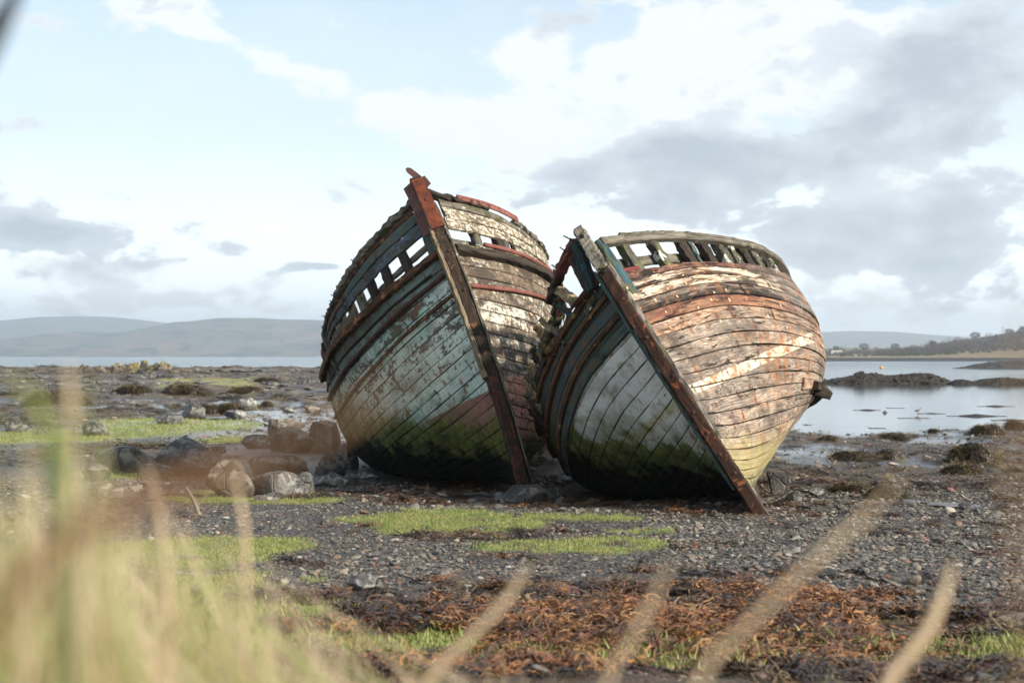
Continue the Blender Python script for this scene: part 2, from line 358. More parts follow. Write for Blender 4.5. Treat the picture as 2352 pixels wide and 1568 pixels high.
def mat_hull_B_star():
    g = new_mat("dark teal over pale grey paint"); h = hull_inputs(g)
    fib, con = grain(g, h)
    big = g.noise(h['oc'], 0.9, 4, 0.55, 0.4); fine = g.noise(h['oc'], 15.0, 7, 0.7, 0.2)
    med = g.noise(g.xyz(g.m('MULTIPLY', h['u'], 2.6), g.m('MULTIPLY', h['v'], 6.0), h['pofs']), 1.0, 8, 0.66, 0.6)
    dark = g.mix(g.mapr(big, .4, .6), (0.045, 0.068, 0.066), (0.075, 0.088, 0.080))
    dark = g.mix(g.mapr(g.noise(h['oc'], 3.5, 6, .65, .5), .58, .64), dark, (0.055, 0.095, 0.115))
    dark = g.mix(g.mapr(med, .62, .67), dark, (0.14, 0.13, 0.10))
    grey = g.mix(g.mapr(big, .35, .65), (0.56, 0.575, 0.56), (0.68, 0.69, 0.67))
    grey = g.mix(g.mapr(g.noise(h['oc'], 2.2, 6, .6, .8), .52, .68), grey, (0.36, 0.36, 0.30))
    grey = g.mix(g.m('MULTIPLY', g.mapr(g.m('ABSOLUTE', g.m('SUBTRACT', h['oz'], g.m('SUBTRACT', 1.62, g.m('MULTIPLY', h['oy'], .06)))), .10, .05), g.mapr(fine, .3, .6)), grey, (0.42, 0.37, 0.20))
    grey = g.mix(g.mapr(med, .66, .70), grey, (0.17, 0.13, 0.09))
    streak = g.noise(g.xyz(g.m('MULTIPLY', h['u'], 4.2), g.m('MULTIPLY', h['v'], .8), 0.0), 1.0, 6, .65, .2)
    grey = g.mix(g.m('MULTIPLY', g.mapr(streak, .60, .74), .6), grey, (0.34, 0.20, 0.08))
    grime = g.mapr(g.noise(g.xyz(g.m('MULTIPLY', h['u'], 1.2), g.m('MULTIPLY', h['v'], 2.2), 5.0), 1.0, 8, .68, .8), .48, .68)
    grey = g.mix(g.m('MULTIPLY', grime, .50), grey, (0.15, 0.135, 0.08))
    sel = g.mapr(g.m('ADD', h['t'], g.m('MULTIPLY', g.m('SUBTRACT', med, .5), .03)), .752, .762)
    col = g.mix(sel, grey, dark)
    edge = g.mapr(g.m('ABSOLUTE', g.m('SUBTRACT', h['e'], .5)), .42, .5)
    col = g.mix(g.m('MULTIPLY', edge, .5), col, (0.045, 0.04, 0.03))
    nail, nr, nx = nail_spots(g, h)
    some = g.mapr(g.noise(g.xyz(h['u'], h['pofs'], 8.0), 1.7, 1, .5), .58, .64)
    col = g.mix(g.m('MULTIPLY', g.m('MULTIPLY', g.mapr(nr, .075, .012), some), .9), col, (0.24, 0.085, 0.02))
    col = g.mix(g.m('MULTIPLY', nail, .35), col, (0.10, 0.08, 0.06))
    em = g.m('MULTIPLY', g.mapr(h['oy'], 2.0, 1.0), g.mapr(h['wz'], 1.0, .7))
    gc = g.mix(g.m('MULTIPLY', em, .85), (0.14, 0.15, 0.028), (0.014, 0.12, 0.072))
    col, mg, mb = algae_and_shade(g, h, col, 0.86, 1.22, gcol=gc)
    chip = g.mapr(med, .62, .67)
    bmp = g.m('ADD', g.m('ADD', g.m('MULTIPLY', fib, .45), g.m('MULTIPLY', chip, -.8)), g.m('MULTIPLY', fine, .6))
    return finish(g, col, g.mapr(fine, .3, .7, .5, .75), bmp, 0.008, 1.0, g.mapr(mb, 0, 1, .4, .05), gam=1.08)

def mat_hull_B_port():
    g = new_mat("bare weathered planking with rust streaks"); h = hull_inputs(g)
    fib, con = grain(g, h, 1.5, 34.0)
    big = g.noise(h['oc'], 1.0, 4, 0.55, 0.4); fine = g.noise(h['oc'], 20.0, 6, 0.7, 0.2)
    pl = g.noise(g.xyz(h['pofs'], 1.0, 0.0), 2.3, 1, .5)
    along = g.noise(g.xyz(g.m('MULTIPLY', h['u'], 1.3), g.m('MULTIPLY', h['v'], 7.0), h['pofs']), 1.0, 6, .62, .7)
    wz2 = g.noise(g.xyz(g.m('MULTIPLY', h['u'], 2.2), g.m('MULTIPLY', h['v'], 12.0), g.m('ADD', h['pofs'], 2.0)), 1.0, 7, .66, .5)
    grey = g.mix(fib, (0.065, 0.053, 0.044), (0.36, 0.31, 0.26))
    tan = g.mix(fib, (0.26, 0.18, 0.115), (0.60, 0.49, 0.36))
    stain = g.noise(g.xyz(g.m('MULTIPLY', h['u'], 2.6), g.m('MULTIPLY', h['t'], 5.0), 7.0), 1.0, 6, .62, .4)
    col = g.mix(g.mapr(g.m('ADD', g.m('ADD', g.m('MULTIPLY', along, .6), g.m('MULTIPLY', pl, .25)), g.m('MULTIPLY', stain, .30)), .55, .72), grey, tan)
    col = g.mix(g.m('MULTIPLY', g.mapr(stain, .52, .34), .75), col, (0.085, 0.062, 0.046))
    col = g.mix(g.m('MULTIPLY', g.mapr(con, .40, .9), g.mapr(big, .35, .6, .12, .34)), col, (0.66, 0.53, 0.38))
    col = g.mix(g.m('MULTIPLY', g.mapr(con, .35, .05), .26), col, (0.15, 0.085, 0.05))
    def strake(a_, b_): return g.m('MULTIPLY', g.mapr(h['t'], a_ - .002, a_ + .002), g.mapr(h['t'], b_ + .002, b_ - .002))
    lum = g.noise(g.xyz(g.m('MULTIPLY', h['u'], .9), g.m('MULTIPLY', h['v'], 8.0), g.m('ADD', h['pofs'], 9.0)), 1.0, 6, .6, .5)
    hi_ = g.mix(fib, (0.42, 0.31, 0.19), (0.84, 0.74, 0.58))
    lo_ = g.mix(wz2, (0.10, 0.04, 0.022), (0.30, 0.20, 0.13))
    # topmost: dark red brown with charred edge; then two bleached strakes; a dark one; a red one; an orange grained one
    s1 = strake(.95, 1.01); s2 = strake(.90, .95); s3 = strake(.85, .90); s4 = strake(.80, .85); s5 = strake(.75, .80); s6 = strake(.70, .75)
    col = g.mix(g.m('MULTIPLY', s1, .92), col, g.mix(g.mapr(wz2, .42, .62), (0.13, 0.048, 0.028), (0.33, 0.17, 0.10)))
    col = g.mix(s2, col, g.mix(g.mapr(g.m('ADD', lum, g.m('MULTIPLY', g.m('SUBTRACT', h['e'], .5), .35)), .40, .52), lo_, hi_))
    col = g.mix(s3, col, g.mix(g.mapr(lum, .36, .50), g.mix(wz2, (0.30, 0.13, 0.05), (0.50, 0.34, 0.20)), hi_))
    col = g.mix(s4, col, g.mix(g.mapr(g.m('ADD', wz2, g.m('MULTIPLY', g.m('SUBTRACT', h['e'], .5), .30)), .42, .60), (0.045, 0.026, 0.018), (0.27, 0.215, 0.17)))
    col = g.mix(s5, col, g.mix(g.mapr(lum, .40, .62), g.mix(con, (0.12, 0.038, 0.022), (0.22, 0.075, 0.04)), (0.38, 0.185, 0.09)))
    col = g.mix(g.m('MULTIPLY', s6, g.mapr(lum, .42, .60, .7, .2)), col, g.mix(con, (0.28, 0.11, 0.05), (0.56, 0.38, 0.23)))
    # splits and char creeping along the grain
    bn = g.noise(g.xyz(g.m('MULTIPLY', h['u'], 1.9), g.m('MULTIPLY', h['v'], 15.0), g.m('ADD', h['pofs'], 4.0)), 1.0, 8, .68, .7)
    low = g.m('ADD', g.m('MULTIPLY', g.m('ABSOLUTE', g.m('SUBTRACT', h['e'], .55)), .10), g.mapr(h['t'], .50, 1.0, -.02, .065))
    blk = g.mapr(g.m('ADD', bn, low), .585, .635)
    blk = g.m('MULTIPLY', blk, g.mapr(h['wz'], .9, 1.4))
    col = g.mix(g.m('MULTIPLY', blk, .93), col, (0.020, 0.014, 0.011))
    gr = g.m('MULTIPLY', g.mapr(h['oy'], 3.1, 4.4), g.mapr(h['oz'], 1.35, 1.75))
    col = g.mix(g.m('MULTIPLY', gr, .72), col, g.mix(fib, (0.075, 0.07, 0.066), (0.31, 0.29, 0.26)))
    dirt = g.noise(g.xyz(g.m('MULTIPLY', h['u'], 1.6), g.m('MULTIPLY', h['t'], 9.0), 11.0), 1.0, 9, .70, .9)
    dirt = g.mapr(g.m('ADD', dirt, g.mapr(h['oy'], 1.5, .4, 0.0, .07)), .46, .66)
    col = g.mix(g.m('MULTIPLY', g.m('MULTIPLY', dirt, .72), g.mapr(h['wz'], .8, 1.5)), col, g.mix(fib, (0.045, 0.030, 0.022), (0.17, 0.12, 0.085)))
    # flaking waterline band
    wl = g.m('ABSOLUTE', g.m('SUBTRACT', h['oz'], g.m('SUBTRACT', 1.715, g.m('MULTIPLY', h['oy'], .103))))
    bandm = g.m('MULTIPLY', g.mapr(g.m('ADD', wl, g.m('MULTIPLY', g.m('SUBTRACT', fine, .5), .03)), .080, .066), g.mapr(g.noise(h['oc'], 7.0, 7, .7, .4), .34, .42))
    bandm = g.m('MULTIPLY', bandm, g.mapr(h['oy'], 4.3, 4.0))
    bc = g.mix(g.mapr(g.noise(h['oc'], 5.0, 6, .65), .46, .62), (0.66, 0.58, 0.44), (0.40, 0.19, 0.08))
    col = g.mix(bandm, col, bc)
    # rust weeping down from the fastenings
    st = g.noise(g.xyz(g.m('MULTIPLY', h['u'], 3.6), g.m('MULTIPLY', g.m('MULTIPLY', h['t'], 3.0), .9), 0.0), 1.0, 5, .6, .2)
    aftm = g.mapr(h['oy'], 1.4, 3.6, .35, 1.0)
    rust = g.m('MULTIPLY', g.mapr(st, .53, .64), aftm)
    rust = g.m('MULTIPLY', rust, g.mapr(g.noise(h['oc'], 6.0, 5, .6), .38, .6))
    col = g.mix(g.m('MULTIPLY', rust, .8), col, (0.36, 0.135, 0.03))
    orange = g.mapr(g.noise(g.v('ADD', h['oc'], (4.0, 0.0, 2.0)), 2.2, 5, .6, .4), .55, .70)
    col = g.mix(g.m('MULTIPLY', orange, .32), col, (0.55, 0.25, 0.08))
    nail, nr, nx = nail_spots(g, h, .40, .019)
    some = g.mapr(g.noise(g.xyz(h['u'], h['pofs'], 8.0), 2.3, 1, .5), .46, .56)
    col = g.mix(g.m('MULTIPLY', g.m('MULTIPLY', g.mapr(nr, .065, .010), some), .75), col, (0.22, 0.07, 0.02))
    bright = g.mapr(g.noise(g.xyz(h['u'], h['pofs'], 1.0), 2.9, 1, .5), .44, .48)
    up = g.mapr(h['t'], .60, .70)
    col = g.mix(nail, col, g.mix(g.m('MULTIPLY', bright, up), (0.05, 0.025, 0.014), (0.85, 0.62, 0.33)))
    edge0 = g.mapr(g.m('ADD', g.m('ABSOLUTE', g.m('SUBTRACT', h['e'], .5)), g.m('MULTIPLY', g.m('SUBTRACT', wz2, .5), .25)), .30, .50)
    col = g.mix(g.m('MULTIPLY', edge0, .6), col, (0.05, 0.034, 0.025))
    edge = g.mapr(g.m('ABSOLUTE', g.m('SUBTRACT', h['e'], .5)), .44, .5)
    caulk = g.mapr(g.noise(g.xyz(g.m('MULTIPLY', h['u'], 9.0), h['pofs'], 0.0), 1.0, 3, .6), .60, .64)
    col = g.mix(g.m('MULTIPLY', edge, .7), col, g.mix(caulk, (0.035, 0.025, 0.018), (0.62, 0.50, 0.22)))
    # yellow-green film low down, darker grey at the very foot
    zz = g.m('ADD', h['wz'], g.m('MULTIPLY', g.m('SUBTRACT', g.noise(h['wp'], 3.0, 6, .6, .4), .5), .5))
    col = g.mix(g.m('MULTIPLY', g.mapr(zz, 1.35, .85), .62), col, g.mix(fib, (0.26, 0.22, 0.05), (0.50, 0.43, 0.14)))
    col = g.mix(g.m('MULTIPLY', g.mapr(zz, .70, .50), .7), col, (0.09, 0.085, 0.06))
    bmp = g.m('ADD', g.m('ADD', g.m('MULTIPLY', fib, 1.0), g.m('MULTIPLY', con, .45)), g.m('MULTIPLY', bandm, .8))
    bmp = g.m('SUBTRACT', g.m('ADD', bmp, g.m('MULTIPLY', fine, .5)), g.m('ADD', g.m('MULTIPLY', blk, .8), g.m('MULTIPLY', nail, .4)))
    hs = g.node('ShaderNodeHueSaturation'); g.put(hs.inputs['Color'], col); hs.inputs['Saturation'].default_value = .84; col = hs.outputs[0]
    return finish(g, col, .72, bmp, 0.009, 1.0, 0.25, gam=1.20)

def mat_timber(name, lo, hi, patch=None, pamt=0.5, dark=(0.02, 0.017, 0.013), dk=.5, rough=.85, pscale=6.0, green=None, bd=.008):
    g = new_mat(name)
    uvn = g.node('ShaderNodeUVMap', uv_map='uv'); u, v, _ = g.sep(uvn.outputs[0])[0:3]
    oc = g.node('ShaderNodeTexCoord').outputs['Object']
    pid = g.attr('pid'); pofs = g.m('MULTIPLY', pid, 31.0)
    fib = g.noise(g.xyz(g.m('MULTIPLY', u, 2.2), g.m('MULTIPLY', v, 34.0), pofs), 1.0, 7, .65, .4)
    n = g.noise(oc, 2.4, 6, .62, .3); f = g.noise(oc, pscale, 8, .70, .5); ff = g.noise(oc, 22.0, 5, .65)
    c = g.mix(g.mapr(fib, .3, .7), lo, hi)
    c = g.mix(g.m('MULTIPLY', g.mapr(n, .50, .66), dk), c, dark)
    if patch is not None:
        c = g.mix(g.mapr(f, 1.02 - pamt - .015 - .0, 1.02 - pamt + .02), c, g.mix(ff, patch, tuple(min(1, x * 1.35 + .01) for x in patch)))
    if green is not None:
        c = g.mix(g.mapr(g.noise(oc, 4.0, 6, .65, .6), .53, .62), c, green)
    b = g.m('ADD', g.m('MULTIPLY', fib, 1.0), g.m('ADD', g.m('MULTIPLY', f, .9), g.m('MULTIPLY', ff, .5)))
    return finish(g, c, rough, b, bd, 1.0, .25, gam=1.15)
def mat_metal(name, a, b, c=None, rough=.8):
    g = new_mat(name); oc = g.node('ShaderNodeTexCoord').outputs['Object']
    n = g.noise(oc, 4.0, 7, .65, .3); f = g.noise(oc, 30.0, 6, .7)
    col = g.mix(g.mapr(n, .35, .65), a, b)
    if c is not None: col = g.mix(g.mapr(g.noise(g.v('ADD', oc, (3.0, 1.0, 0.0)), 7.0, 7, .7, .5), .56, .64), col, c)
    col = g.mix(g.m('MULTIPLY', f, .35), col, (0.03, 0.012, 0.008))
    return finish(g, col, rough, g.m('ADD', f, n), .004, .8, .3, gam=1.12)

M = dict(
    A_star=mat_hull_A_star(), A_port=mat_hull_A_port(), B_star=mat_hull_B_star(), B_port=mat_hull_B_port(),
    grey=mat_timber("silvered grey timber", (0.075, 0.066, 0.054), (0.25, 0.225, 0.18), (0.30, 0.31, 0.26), .40, green=(0.09, 0.085, 0.045)),
    dark=mat_timber("rotten dark timber", (0.018, 0.014, 0.011), (0.085, 0.066, 0.048), (0.15, 0.12, 0.08), .36),
    wale_rust=mat_timber("brown rubbing strake with ochre wear", (0.035, 0.02, 0.013), (0.16, 0.085, 0.045), (0.28, 0.13, 0.055), .45),
    batten=mat_timber("rust stained batten", (0.06, 0.028, 0.014), (0.21, 0.105, 0.05), (0.24, 0.19, 0.08), .42, dk=.5),
    blue_bulwark=mat_timber("peeling blue bulwark paint", (0.045, 0.048, 0.044), (0.16, 0.165, 0.15), (0.085, 0.125, 0.18), .46, dk=.45, pscale=7.0),
    rust_bulwark=mat_timber("blue and rust bulwark planking", (0.07, 0.06, 0.05), (0.20, 0.165, 0.12), (0.24, 0.105, 0.03), .43, dk=.3, pscale=3.5),
    teal_timber=mat_timber("teal painted timber", (0.045, 0.07, 0.068), (0.12, 0.175, 0.165), (0.10, 0.09, 0.065), .50),
    bluegreen=mat_timber("blue green painted timber", (0.03, 0.075, 0.095), (0.075, 0.14, 0.16), (0.075, 0.085, 0.04), .50, pscale=6.0),
    flaky=mat_timber("flaking white bulwark paint", (0.10, 0.08, 0.055), (0.30, 0.25, 0.18), (0.42, 0.385, 0.31), .50, dk=.6, pscale=13.0),
    white_patch=mat_timber("flaked white post", (0.04, 0.034, 0.026), (0.16, 0.145, 0.115), (0.48, 0.48, 0.43), .45, pscale=5.0, green=(0.12, 0.13, 0.06)),
    mossy=mat_timber("mossy covering board", (0.04, 0.034, 0.025), (0.13, 0.11, 0.07), (0.20, 0.17, 0.065), .46, pscale=7.0, bd=.015),
    stem_A=mat_timber("split brown stem timber", (0.012, 0.009, 0.007), (0.075, 0.048, 0.03), (0.17, 0.085, 0.04), .42, dk=.8),
    stem_A_low=mat_timber("red painted stem foot", (0.045, 0.018, 0.014), (0.17, 0.065, 0.048), (0.035, 0.024, 0.016), .54),
    stem_B=mat_timber("dark iron stained stem", (0.012, 0.008, 0.007), (0.075, 0.032, 0.017), (0.16, 0.058, 0.02), .42, dk=.6),
    stem_top=mat_timber("bleached stem head", (0.09, 0.08, 0.068), (0.34, 0.31, 0.265), (0.16, 0.15, 0.10), .40, dk=.7, green=(0.12, 0.12, 0.06)),
    red_paint=mat_timber("dull red painted board", (0.11, 0.03, 0.025), (0.24, 0.075, 0.06), (0.05, 0.045, 0.03), .40),
    pale_wood=mat_timber("pale broken wood", (0.22, 0.16, 0.09), (0.46, 0.37, 0.24), (0.10, 0.09, 0.06), .44),
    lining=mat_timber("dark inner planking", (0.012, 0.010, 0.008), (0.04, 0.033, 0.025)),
    edge_teal=mat_timber("teal edged stem rabbet", (0.035, 0.06, 0.06), (0.11, 0.155, 0.15), (0.10, 0.07, 0.04), .46),
    pale_edge=mat_timber("worn pale stem edge", (0.11, 0.08, 0.05), (0.38, 0.30, 0.20), (0.11, 0.17, 0.19), .43),
    rust=mat_metal("rusted iron plate", (0.12, 0.034, 0.017), (0.22, 0.062, 0.022), (0.10, 0.042, 0.03)),
    rust_purple=mat_metal("purple brown iron flange", (0.085, 0.045, 0.042), (0.13, 0.065, 0.055), (0.17, 0.05, 0.025)),
    pink_iron=mat_metal("faded red painted iron bar", (0.20, 0.072, 0.056), (0.27, 0.115, 0.09), (0.14, 0.05, 0.03)),
    dark_iron=mat_metal("dark rusty iron bar", (0.055, 0.028, 0.022), (0.10, 0.05, 0.035), (0.15, 0.055, 0.025)),
    dark_teal=mat_timber("dark teal broken timber", (0.018, 0.022, 0.022), (0.05, 0.075, 0.08), (0.035, 0.10, 0.12), .46, dk=.7),
    nail=mat_metal("rusty iron spike", (0.05, 0.03, 0.025), (0.10, 0.05, 0.035)),
)

# ------------------------------------------------------------------ ground form
WATER_Z = -0.40
def side_w(x, y):
    """0 on the left-hand rocky shore, 1 on the right-hand bay"""
    return sst(-0.16, 0.10, x / np.maximum(y, 5) + (fbm(x / 9, y / 14, 0, 3, 5) - .5) * .12 * sst(30, 60, y))
def ell(x, y, cx, cy, rx, ry, seed=0, wob=.5, fr=1.6):
    r = np.sqrt(((x - cx) / rx)**2 + ((y - cy) / ry)**2)
    return r + (fbm(x * fr / max(rx, .8) , y * fr / max(ry, .8), 0, 4, seed) - .5) * wob
GRASS_PATCHES = [(-.75, 19.2, 1.20, 1.5, .55), (.45, 19.9, 1.1, .30, .6), (-1.3, 20.6, .5, .25, .5), (.65, 16.15, .95, .85, .7), (1.0, 16.9, .5, .35, .6), (1.45, 17.9, .40, .18, .5),
                 (-3.9, 23.3, 1.15, 1.2, .6), (-2.95, 22.7, .5, .45, .5), (-4.5, 24.4, .8, .6, .5),
                 (-10.3, 47.5, 2.6, 5.5, .5), (-12.2, 41.5, 3.0, 3.2, .6), (-7.1, 39.8, .85, 1.9, .5), (-8.9, 37.9, .55, .8, .5), (-7.2, 30.0, .9, 1.6, .7), (-14.5, 37, 2.5, 2.5, .6),
                 (-1.3, 8.9, 1.6, .8, 1.1), (.7, 8.45, 1.2, .5, 1.1), (2.3, 8.8, .9, .6, 1.2), (-2.4, 12.0, .8, 1.6, 1.2), (-1.75, 10.3, .8, .9, 1.3), (3.0, 9.3, .5, .3, 1.2), (-3.4, 15.5, 1.4, 2.2, 1.0), (-.4, 9.2, .7, .3, 1.3)]
def masks(x, y):
    """grass, weed, wet and mud cover of the beach, 0..1"""
    x = np.asarray(x, float); y = np.asarray(y, float)
    w = side_w(x, y)
    g = np.zeros(x.shape)
    for i, (cx, cy, rx, ry, wob) in enumerate(GRASS_PATCHES):
        near = (np.abs(x - cx) < rx * 2) & (np.abs(y - cy) < ry * 2)
        if near.any():
            r = np.full(x.shape, 9.0); r[near] = ell(x[near], y[near], cx, cy, rx, ry, 40 + i, wob * 1.3)
            g = np.maximum(g, 1 - sst(.88, 1.04, r))
    holes = sst(.36, .44, fbm(x * 2.6, y * 2.6, 0, 4, 301)); g = g * np.where((y < 27) & (y > 10), holes, 1)
    bank = 1 - sst(3.5, 6.0, y + (fbm(x, y, 0, 3, 9) - .5) * 2); g = np.maximum(g, bank)
    # wrack: foreground drift lines, dark weed under the boats, then the weedy lower shore
    n = fbm(x * .8, y * .8, 0, 4, 21); n2 = fbm(x * .35 + 9, y * .22, 0, 4, 22)
    fore = sst(13.6, 11.4, y + (n - .5) * 5 + np.abs(x - .3) * .35) * (1 - sst(5, 6, -y + 10))
    fore = np.where(x > 1.9, fore * sst(.40, .58, n + .02), fore * sst(.28, .50, n + .06))
    n3 = fbm(x * .55 + 7, y * .17, 0, 5, 24)
    lowr = w * sst(24, 27.5, y + np.maximum(0, 5.2 - x) * .4) * sst(.455, .50, n3 + .12 * (1 - sst(26, 33, y))) * (x > 2.0) * (1 - sst(50, 60, y))
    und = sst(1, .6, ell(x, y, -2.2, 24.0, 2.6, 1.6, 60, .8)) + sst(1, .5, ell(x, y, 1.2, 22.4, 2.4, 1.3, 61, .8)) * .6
    gap = sst(1, .7, ell(x, y, .9, 30.0, 2.6, 6.5, 62, .4))  # weed spread between the hulls, its dark colour standing in for shade there
    left = (1 - w) * sst(30, 36, y) * sst(.42, .52, n2) * (1 - sst(-.235, -.19, x / y + (n - .5) * .06) * (1 - sst(60, 75, y)) * .8) + (1 - w) * sst(80, 120, y)
    band = sst(.55, .64, fbm(x * .5, y * 1.1, 3, 4, 77)) * sst(27, 22, y) * .35
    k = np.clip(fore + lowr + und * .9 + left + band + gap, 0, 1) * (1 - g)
    wet = np.clip(w * sst(30, 44, y) * (x > 1.5) + (1 - w) * sst(40, 50, y) * (1 - sst(70, 90, y)), 0, 1)
    return g, k, wet
YP = [-40, -3, 0, 3, 5, 8, 12, 16, 20.5, 24, 28, 34, 44, 58, 90, 9000]
def ground_z(x, y, fine=True):
    x = np.asarray(x, float); y = np.asarray(y, float)
    zr = np.interp(y, YP, [1.6, 1.45, 1.40, 1.16, .92, .62, .45, .31, .19, .10, .01, -.08, -.24, -.46, -1.1, -4.0])
    zl = np.interp(y, [-40, -3, 0, 3, 5, 8, 12, 16, 20.5, 24, 28, 34, 44, 60, 80, 110, 150, 185, 215, 300, 9000], [1.6, 1.45, 1.40, 1.16, .92, .62, .45, .32, .21, .14, .08, .05, .02, -.03, .10, .42, .78, .78, .2, -2.0, -4.0])
    w = side_w(x, y)
    z = zl * (1 - w) + zr * w
    z = z + (fbm(x * .35, y * .35, 0, 3, 1) - .5) * .10
    z = z + (1 - w) * .09 * sst(30, 36, y) * (1 - sst(50, 56, y))
    # left: broken rock and weed hummocks growing with distance
    rk = (1 - w) * sst(50, 75, y)
    z = z + rk * (np.abs(fbm(x * .16, y * .09, 0, 4, 2) - .5) * 1.7 - .22)
    z = z + (1 - w) * sst(36, 46, y) * (1 - sst(62, 74, y)) * (fbm(x * .30, y * .20, 0, 3, 12) - .52) * .42
    # right: low weedy bars with wet channels between them
    rb = w * sst(27, 36, y)
    z = z + rb * (fbm(x * .34 + 3, y * .17, 0, 4, 3) - .52) * .24
    g, k, wet = masks(x, y)
    z = z + k * (.03 + .07 * fbm(x * 2.2, y * 2.2, 0, 3, 6)) + g * .035 * (y > 6)
    if fine: z = z + (fbm(x * 5, y * 5, 0, 3, 7) - .5) * .035 * (y < 60)
    # scour hollow beneath the two hulls, small mound by the left forefoot
    z = z - .10 * np.exp(-(((x - 1.7) / 1.6)**2 + ((y - 24.5) / 2.0)**2)) - .12 * np.exp(-(((x + 1.6) / 1.6)**2 + ((y - 27.5) / 2.2)**2))
    z = z + .62 * np.exp(-(((x - .80) / 1.25)**2 + ((y - 33.0) / 3.2)**2)) * (.9 + .4 * fbm(x * 2, y * 2, 0, 3, 71))
    z = z + .04 * np.exp(-(((x + .3) / .8)**2 + ((y - 23.6) / .7)**2))
    return z
def on_ground(u, v, it=30):
    """where the sight line through a photograph position meets the beach"""
    lo, hi = 5.0, 400.0; sx = (u - CXP) / FPX; sz = (HOR - v) / FPX
    ys = np.exp(np.linspace(math.log(5.5), math.log(320), 1500)); zz = EYE + sz * ys - ground_z(sx * ys, ys)
    i = np.argmax(zz < 0) if (zz < 0).any() else len(ys) - 1
    y = ys[i]; return float(sx * y), float(y), float(ground_z(sx * y, y))

# ------------------------------------------------------------------ ground sheet
ks = np.concatenate([-np.geomspace(4.0, .46, 26), np.linspace(-.44, .44, 262), np.geomspace(.46, 4.0, 26)])
ys = [-30, -18, -10, -5, -2, 0, 1.5, 3, 4, 5, 6]
y = 6.6
while y < 260: ys.append(y); y += max(.045, y * .0050)
while y < 9000: ys.append(y); y *= 1.12
ys = np.array(ys + [9500.0])
Kg, Yg = np.meshgrid(ks, ys); Xg = Kg * (np.maximum(Yg, 0) + 5)
Zg = ground_z(Xg, Yg)
gm, wm, tm = masks(Xg, Yg)
nr, nc = Xg.shape
ii = (np.arange(nr - 1)[:, None] * nc + np.arange(nc - 1)[None, :]).ravel()
FG = np.stack([ii, ii + 1, ii + nc + 1, ii + nc], -1)

